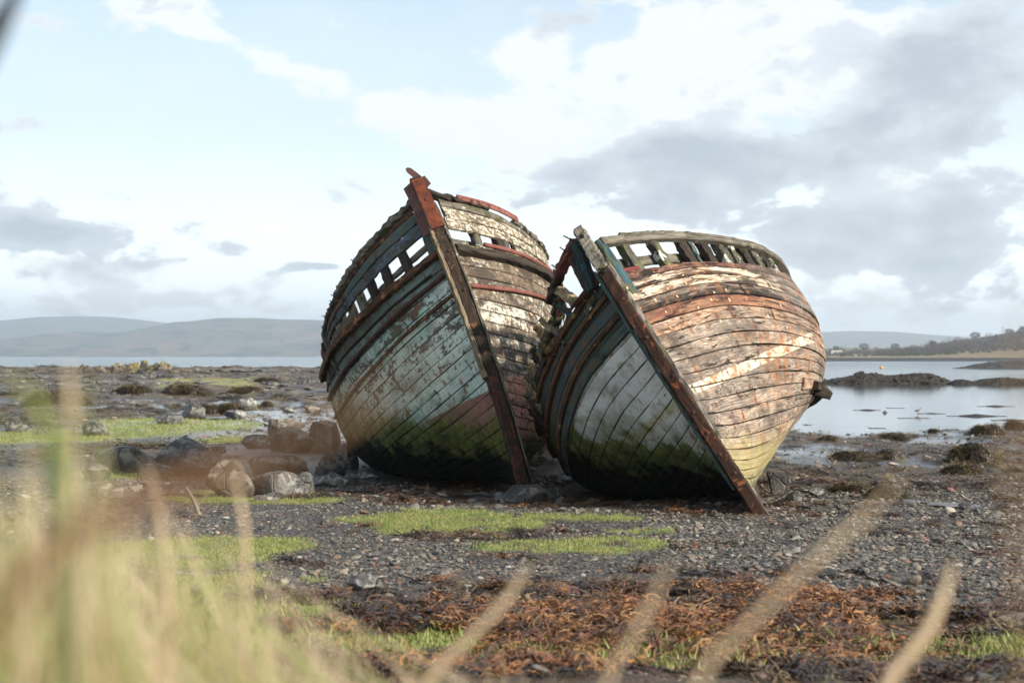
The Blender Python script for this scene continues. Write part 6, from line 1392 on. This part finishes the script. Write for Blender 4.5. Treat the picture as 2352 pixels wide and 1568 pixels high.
# wrack clumps: curling straps and forked fronds
def wrack_piece(rng, strands, L=.5, wd=.035, hgt=.25, kink=1.0):
    VV = []; FF = []
    for i in range(strands):
        p = np.array([rng.normal() * .16, rng.normal() * .16, rng.uniform(0, .06)]); a = rng.uniform(0, 6.28); el_ = rng.uniform(-.1, .8); w_ = wd * rng.uniform(.5, 1.5); n = 8; b0 = len(VV); da = rng.normal() * .5 * kink
        for k in range(n):
            t = np.array([math.cos(a) * math.cos(el_), math.sin(a) * math.cos(el_), math.sin(el_)]); sd_ = np.array([-math.sin(a), math.cos(a), rng.normal() * .5]); sd_ /= np.linalg.norm(sd_)
            ww = w_ * (1.0 - .6 * abs(k / (n - 1) - .4)); VV += [p - sd_ * ww, p + sd_ * ww + np.array([0, 0, ww * .6])]
            p = p + t * L / n * rng.uniform(.7, 1.3); a += da + rng.normal() * .35 * kink; el_ -= rng.uniform(.0, .35); p[2] = max(p[2], .0 + rng.uniform(0, .03))
        FF += [(b0 + 2*k, b0 + 2*k + 1, b0 + 2*k + 3, b0 + 2*k + 2) for k in range(n - 1)]
    V = np.array(VV); V[:, 2] *= hgt / .3; return V, np.array(FF)
WD = inst_mat("dark wrack", [(0, (.018, .011, .008)), (.3, (.040, .020, .012)), (.5, (.075, .036, .018)), (.66, (.12, .062, .022)), (.8, (.13, .095, .03)), (.9, (.11, .032, .016)), (1, (.21, .10, .035))], .33, .02, .25, .55)
WO = inst_mat("orange brown wrack", [(0, (.055, .024, .012)), (.25, (.13, .052, .018)), (.5, (.20, .072, .020)), (.72, (.29, .12, .030)), (.88, (.34, .18, .06)), (1, (.12, .08, .04))], .28, .02, .2, .5)
WP = inst_mat("olive wrack", [(0, (.035, .024, .012)), (.4, (.085, .062, .022)), (.7, (.14, .105, .034)), (1, (.22, .165, .06))], .4, .02, .25, .5)
wdc = variants('wrack', [wrack_piece(rs, 34, .75, .022, .22, 1.0) + (WD, False) for _ in range(6)]); woc = variants('orange_wrack', [wrack_piece(rs, 30, .85, .022, .30, 1.1) + (WO, False) for _ in range(5)])
wpc = variants('olive_wrack', [wrack_piece(rs, 34, .7, .012, .2, .5) + (WP, False) for _ in range(5)] + [wrack_piece(rs, 26, .6, .016, .2, .5) + (WD, False) for _ in range(3)])
def put(name, x, y, s0, s1, coll, lift=.0, zk=1.0):
    n = len(x); sc = rs.uniform(s0, s1, n); z = ground_z(x, y) + lift
    return scatter(name, np.stack([x, y, z], -1), np.stack([rs.normal(0, .18, n), rs.normal(0, .18, n), rs.uniform(0, 6.28, n)], -1), np.stack([sc, sc, sc * zk], -1), coll)
x, y = field(17000, 7.6, 27.5, .40, lambda x, y: masks(x, y)[1] * (.12 + .88 * sst(.42, .54, fbm(x * 1.3, y * 1.6, 0, 4, 401)))); put('seaweed', x, y, .16, .34, wdc, -.005)
def ok(x, y):
    m_ = masks(x, y)[1] * sst(.48, .60, fbm(x * .9 + 4, y * .9, 0, 3, 55)) * sst(13, 10.5, y)
    hot = np.exp(-(((x - .7) / .9)**2 + ((y - 9.5) / .9)**2)) + np.exp(-(((x - 2.0) / .7)**2 + ((y - 12.0) / .6)**2)) * .7 + np.exp(-(((x - 1.2) / .7)**2 + ((y - 8.9) / .5)**2)); return np.clip(m_ * .22 + hot, 0, 1)
x, y = field(7000, 7.7, 14, .38, ok); put('orange_seaweed', x, y, .15, .32, woc, .0)
x, y = field(26000, 24, 62, .42, lambda x, y: (masks(x, y)[1] * .8 + .004) * (x > -1.5)); put('shore_seaweed', x, y, .28, .55, wpc, -.02, .42)
P_m = []; S_m = []
for (mx, my, mz, mW, mH) in MOUNDS:
    n = int(90 + 60 * min(mW, 3)); a = rs.uniform(0, 6.28, n); r = np.sqrt(rs.uniform(0, 1.15, n)); zz = mH * .72 * np.sqrt(np.clip(1 - np.minimum(r, 1)**2.2, 0, 1))
    P_m.append(np.stack([mx + np.cos(a) * r * mW * .47, my + np.sin(a) * r * mW * .38, mz + zz - .02], -1)); S_m.append(rs.uniform(.22, .42, n) * np.clip(mW, .5, 2.5) ** .6)
P_m = np.concatenate(P_m); S_m = np.concatenate(S_m); n = len(P_m)
scatter('mound_seaweed', P_m, np.stack([rs.normal(0, .35, n), rs.normal(0, .35, n), rs.uniform(0, 6.28, n)], -1), np.stack([S_m, S_m, S_m * .7], -1), wpc)
P_m = []; S_m = []
for V_, hm_ in SKP:
    if len(V_) < 10: continue
    n = int(min(1500, 60 + len(V_) * .35)); k_ = rs.integers(0, len(V_), n); s_ = rs.lognormal(-1.2, .45, n) * np.clip(hm_, .12, 1.2); P_m.append(V_[k_] + np.stack([rs.normal(0, .1, n), rs.normal(0, .1, n), -s_ * .12], -1)); S_m.append(s_ * .95)
P_m = np.concatenate(P_m); S_m = np.concatenate(S_m); n = len(P_m); reef_c = variants('reef_stone', [(V, F, REEF, False) for V, F in (rock_geo(rs, (1, .8, .5), 2, 8, .2) for _ in range(6))])
scatter('reef_stones', P_m, np.stack([rs.normal(0, .3, n), rs.normal(0, .3, n), rs.uniform(0, 6.28, n)], -1), np.stack([S_m, S_m, S_m * .7], -1), reef_c)
x, y = field(20000, 26, 78, .42, lambda x, y: (masks(x, y)[1] * .8) * (x < -1.5)); put('shore_seaweed', x, y, .35, .85, wpc, -.02, .6)
x, y = field(9000, 75, 200, .40, lambda x, y: (x < -3) * sst(.42, .55, fbm(x * .2, y * .08, 0, 3, 68))); k_ = ~((np.abs(x / y + .195) < .036) & (y > 90) & (y < 128)); x, y = x[k_], y[k_]; put('shore_seaweed', x, y, .7, 1.5, wpc, -.05, .5)
# turf
def tuft(rng, n, h, w_, spread):
    VV = []; FF = []
    for i in range(n):
        a = rng.uniform(0, 6.28); p = np.array([rng.normal() * spread, rng.normal() * spread, -.01]); L = h * rng.uniform(.5, 1.2); ln = rng.uniform(.1, .7); b0 = len(VV); d2 = np.array([math.cos(a), math.sin(a), 0]); s2 = np.array([-math.sin(a), math.cos(a), 0]) * w_
        for k, q in enumerate((0, .5, 1.0)):
            c = p + d2 * ln * L * q * q + np.array([0, 0, L * q * (1 - .25 * ln * q)]); VV += [c - s2 * (1 - q * .85), c + s2 * (1 - q * .85)]
        FF += [(b0, b0 + 1, b0 + 3, b0 + 2), (b0 + 2, b0 + 3, b0 + 5, b0 + 4)]
    return np.array(VV), np.array(FF)
TF = inst_mat("short shore turf", [(0, (.11, .145, .03)), (.35, (.17, .22, .05)), (.65, (.24, .27, .08)), (.85, (.32, .29, .12)), (1, (.20, .13, .07))], .6, None, .15, .3)
tfc = variants('turf', [tuft(rs, 30, .026, .0024, .05) + (TF, False) for _ in range(5)])
x, y = field(70000, 7.6, 26, .42, lambda x, y: (masks(x, y)[0] > .5) * 1.0); put('turf_grass', x, y, .7, 1.5, tfc)
x, y = field(9000, 7.4, 10.6, .42, lambda x, y: (masks(x, y)[0] > .35) * sst(.48, .60, fbm(x * 2.2, y * 3.0, 0, 3, 310))); put('turf_grass', x, y, 1.2, 2.6, tfc)
x, y = field(26000, 27, 54, .40, lambda x, y: (masks(x, y)[0] > .5) * (x < -5)); put('turf_grass', x, y, 1.6, 3.0, tfc)
# twigs and sticks, rope and branch on the shingle
rg = np.random.default_rng(9); DW = mat_timber("driftwood", (0.12, 0.10, 0.08), (0.32, 0.28, 0.22))
def stick(label, p0, p1, r0, r1, name='driftwood', cat='driftwood', n=9, bend=.06):
    a = np.array(on_ground(*p0)); c = np.array(on_ground(*p1)); a[2] += r0 * .8; c[2] += r1 * .8; k = np.linspace(0, 1, n)[:, None]; P = a + (c - a) * k; L = np.linalg.norm(c - a)
    P[:, 2] = ground_z(P[:, 0], P[:, 1]) + np.linspace(r0, r1, n) * .8; P[:, 1] += np.sin(k[:, 0] * 5) * bend * L * .3
    o = sweep(name, P, (0, 0, 1), (0, 1, 0), np.linspace(r0, r1, n) * 2, np.linspace(r0, r1, n) * 2, DW, None, rg, jit=r0 * .15, round_=True); return tag(o, label, cat)
stick("straight pale stick lying under the right hull edge", (1376, 1158), (1490, 1153), .018, .014)
stick("dark curved stick lying below the right stem foot", (1560, 1172), (1700, 1192), .014, .010)
stick("pale plank end on the sand left of the left wreck", (700, 915), (735, 922), .05, .04)
stick("short stick by the weed covered rock", (540, 962), (590, 956), .04, .03)
stick("thin stick lying across the shingle at lower right", (1930, 1440), (2010, 1418), .007, .005)
stick("thin twig across the wrack right of centre", (1456, 1264), (1490, 1248), .008, .005)
br = empty('dead_branch', on_ground(452, 1180)); tag(br, "grey forked dead branch standing out of the grass at the left", 'branch')
b0 = np.array([0, 0, 0.]);
for p0, p1, w0, w1 in (((.05, 0, -.05), (-.14, .0, .36), .085, .045), ((-.02, 0, .12), (.16, .05, .30), .03, .012), ((-.05, 0, .22), (-.28, -.05, .30), .026, .01), ((0, 0, .05), (.22, -.1, .10), .03, .012), ((0, 0, .02), (-.25, -.15, .08), .03, .012)):
    k = np.linspace(0, 1, 6)[:, None]; P = np.array(p0) + (np.array(p1) - np.array(p0)) * k; P[:, 0] += np.sin(k[:, 0] * 3) * .02
    sweep('limb', P, (1, 0, 0), (0, 1, 0), np.linspace(w0, w1, 6), np.linspace(w0, w1, 6), DW, br, rg, jit=.003, round_=True)
rp = [np.array(on_ground(u, v)) + np.array([0, 0, .02]) for u, v in ((1020, 1133), (1060, 1141), (1110, 1139), (1160, 1148), (1215, 1150), (1245, 1156))]
tag(rope('rope', rp, .022, M_ROPE, None, rg, n=150), "dark teal rope lying on the shingle before the left stem", 'rope')

# ------------------------------------------------------------------ tall bank grass right in front of the lens
def blade_mat(name, a, b_, c_):
    g = new_mat(name); k = g.attr('tint'); h_ = g.attr('along')
    col = g.mix(k, a, b_); col = g.mix(g.mapr(h_, .55, 1.0), col, c_)
    g.put(g.b.inputs['Base Color'], col); g.put(g.b.inputs['Roughness'], .6); g.put(g.b.inputs['Specular IOR Level'], .3)
    tr = g.node('ShaderNodeBsdfTranslucent'); g.put(tr.inputs[0], col); mx = g.node('ShaderNodeMixShader'); mx.inputs[0].default_value = .35
    g.L.new(g.b.outputs[0], mx.inputs[1]); g.L.new(tr.outputs[0], mx.inputs[2]); g.L.new(mx.outputs[0], g.out.inputs[0]); return g.mat
STRAW = blade_mat("dry straw grass", (.50, .34, .22), (.74, .60, .43), (.60, .48, .33)); GREEN = blade_mat("green bank grass", (.055, .13, .018), (.18, .25, .055), (.33, .34, .13)); BROWN = blade_mat("dead brown stalks", (.20, .095, .045), (.36, .21, .12), (.32, .20, .11))
def blades(specs):
    """specs: root, tip, width, sag -> one mesh"""
    VV = []; FF = []; T_ = []; A_ = []; n = 9
    for (p0, p1, w_, sag, tint) in specs:
        p0 = np.array(p0, float); p1 = np.array(p1, float); b0 = len(VV); side = np.cross(p1 - p0, [0, 1, 0]); side /= np.linalg.norm(side) + 1e-9; side = side * .9 + np.array([0, .35, 0]) * rs.uniform(-1, 1)
        hor = (p1 - p0) * np.array([1, 1, 0])
        for k in range(n):
            q = k / (n - 1); c = p0 + (p1 - p0) * q - hor * sag * q * (1 - q) + np.array([0, 0, 1]) * sag * .5 * q * (1 - q); ww = w_ * .5 * min(1, (1 - q) * 2.2 + .08)
            VV += [c - side * ww, c + side * ww]; T_ += [tint, tint]; A_ += [q, q]
        FF += [(b0 + 2*k, b0 + 2*k + 1, b0 + 2*k + 3, b0 + 2*k + 2) for k in range(n - 1)]
    return np.array(VV), np.array(FF), T_, A_
def grass_mass(name, mat, specs): V, F, T_, A_ = blades(specs); return tag(mesh_obj(name, V, F, mat, attrs=dict(tint=np.array(T_), along=np.array(A_))), kind='stuff')
def rootpt(x, y): return (x, y, float(ground_z(x, y)) - .02)
def bank(n, mat_i, u_rng, topf, yr, wr, seed, lean=.25):
    r = np.random.default_rng(seed); out = []
    for _ in range(n):
        Y = r.uniform(*yr); u = u_rng[0] + (u_rng[1] - u_rng[0]) * r.random()**1.25; vt = topf(u) + r.exponential(150)
        tip = unproject(u, vt, Y); g0 = float(ground_z(tip[0], Y)); L = tip[2] - g0
        if L < .05: continue
        out.append((rootpt(tip[0] + r.normal() * lean * L, Y + r.normal() * .1), tip, r.uniform(*wr), r.uniform(-.3, .8), r.random()))
    return out
topL = lambda u: np.interp(u, [-200, 100, 180, 260, 420, 560, 640, 800, 1000, 1500], [1040, 1050, 1060, 1090, 1150, 1230, 1300, 1400, 1470, 1560])
grass_mass('tall_grass', STRAW, bank(330, 0, (-160, 820), topL, (1.1, 2.9), (.003, .007), 1, .35))
grass_mass('tall_grass', GREEN, bank(300, 0, (-160, 800), lambda u: topL(u) + 60, (1.0, 2.9), (.003, .008), 2, .45))
grass_mass('tall_grass', BROWN, bank(130, 0, (-160, 700), lambda u: topL(u) + 60, (.8, 2.6), (.003, .006), 3, .4))
topN = lambda u: np.interp(u, [-200, 200, 420, 700], [1180, 1240, 1360, 1500])
grass_mass('tall_grass', STRAW, bank(190, 0, (-160, 640), topN, (.9, 2.2), (.003, .007), 11, .35)); grass_mass('tall_grass', GREEN, bank(190, 0, (-160, 640), topN, (.9, 2.2), (.003, .008), 12, .45)); grass_mass('tall_grass', BROWN, bank(70, 0, (-160, 500), topN, (.7, 1.4), (.004, .007), 13, .4))
grass_mass('tall_grass', STRAW, bank(130, 0, (700, 1500), topL, (1.3, 3.0), (.003, .005), 4))
grass_mass('tall_grass', GREEN, bank(110, 0, (800, 2000), lambda u: 1520, (1.6, 3.2), (.003, .005), 5))
def stalk(label, pts, Y, w_, mat, name='grass_stalk', tint=.6):
    """single stalk; pts are measured points from tip downwards, carried on to its root in the bank"""
    P = [unproject(u, v, Y) for u, v in pts]; d_ = P[-1] - P[-2]; k = 0
    while P[-1][2] > float(ground_z(P[-1][0], Y)) - .03 and k < 12:
        st_ = d_ / np.linalg.norm(d_) * .12 + np.array([0, 0, -.06]); P.append(P[-1] + st_); d_ = st_; k += 1
    P = np.array(P); x = np.linspace(0, len(P) - 1, 26); C = np.stack([herm(x, np.arange(len(P)), P[:, q]) for q in range(3)], -1)
    T = np.gradient(C, axis=0); sd_ = np.cross(T, [0, 1, 0]); sd_ /= np.linalg.norm(sd_, axis=1, keepdims=True); q = np.linspace(0, 1, 26); ww = w_ * .5 * np.minimum(1, q * 5 + .25)
    th = np.array([0, 1, 0]) * w_ * .12
    V = np.concatenate([C - sd_ * ww[:, None], C - th, C + sd_ * ww[:, None], C + th]); F = []
    for a in range(4):
        b_ = (a + 1) % 4; F += [(a * 26 + i, b_ * 26 + i, b_ * 26 + i + 1, a * 26 + i + 1) for i in range(25)]
    o = mesh_obj(name, V, F, mat, smooth=True, attrs=dict(tint=np.full(len(V), tint), along=np.tile(1 - q, 4))); return tag(o, label, 'grass', 'single stalks close to the lens')
stalk("blurred upright straw stalk tallest at the left", [(158, 830), (160, 900), (162, 1000), (158, 1150), (150, 1300), (140, 1568)], 1.0, .007, STRAW)
stalk("blurred green blade leaning right beside the tallest stalk", [(222, 868), (190, 920), (165, 1000), (150, 1150), (140, 1400)], .80, .003, GREEN)
grass_mass('tall_grass', GREEN, bank(26, 0, (-60, 250), lambda u: 880 + abs(u - 100) * .4, (.75, 1.1), (.004, .008), 7, .15))
grass_mass('tall_grass', STRAW, bank(26, 0, (60, 330), lambda u: 860 + abs(u - 150) * 1.1, (.75, 1.2), (.003, .006), 8, .10))
stalk("blurred green blade leaning left at the far left", [(20, 860), (60, 900), (100, 960), (130, 1080), (150, 1300)], .80, .006, GREEN)
stalk("pale stalk standing between the boulders and the lens", [(540, 1085), (548, 1140), (560, 1200), (565, 1300), (560, 1500)], 1.5, .006, STRAW)
stalk("pale grey stalk left of it, leaning to the left", [(330, 1060), (350, 1110), (370, 1200), (385, 1350), (395, 1568)], 1.4, .006, STRAW)
stalk("straw stalk with a short tip at lower centre", [(1212, 1292), (1180, 1350), (1130, 1410), (1060, 1480), (980, 1568)], 1.35, .0075, STRAW)
stalk("faint straw stalk right of centre", [(1545, 1285), (1510, 1350), (1475, 1420), (1430, 1500), (1390, 1580)], 1.1, .0045, STRAW)
stalk("long faint straw stalk slanting up towards the slabs", [(2075, 1085), (1990, 1180), (1900, 1260), (1800, 1350), (1700, 1450), (1600, 1568)], .95, .0048, STRAW)
stalk("bright curved straw stalk at the lower right", [(2188, 1285), (2165, 1360), (2130, 1440), (2080, 1510), (2030, 1580)], 1.3, .012, STRAW)
stalk("brown dead leaf slanting across the boulders", [(745, 985), (690, 1020), (610, 1050), (540, 1060), (470, 1085), (330, 1130), (120, 1250), (-60, 1500)], .50, .005, BROWN)
stalk("brown dead blade crossing the lower left hull", [(1020, 790), (920, 870), (820, 940), (740, 990), (640, 1040), (520, 1090), (330, 1170), (60, 1350)], .42, .0035, BROWN)
stalk("very near brown stalk blurred along the right edge", [(2400, 640), (2385, 900), (2365, 1100), (2375, 1300), (2400, 1568)], .30, .0028, BROWN)
stalk("near dark blade cutting the top left corner", [(70, -80), (24, 0), (-18, 80), (-70, 190), (-130, 340), (-190, 700), (-200, 1100)], .95, .016, DKG)
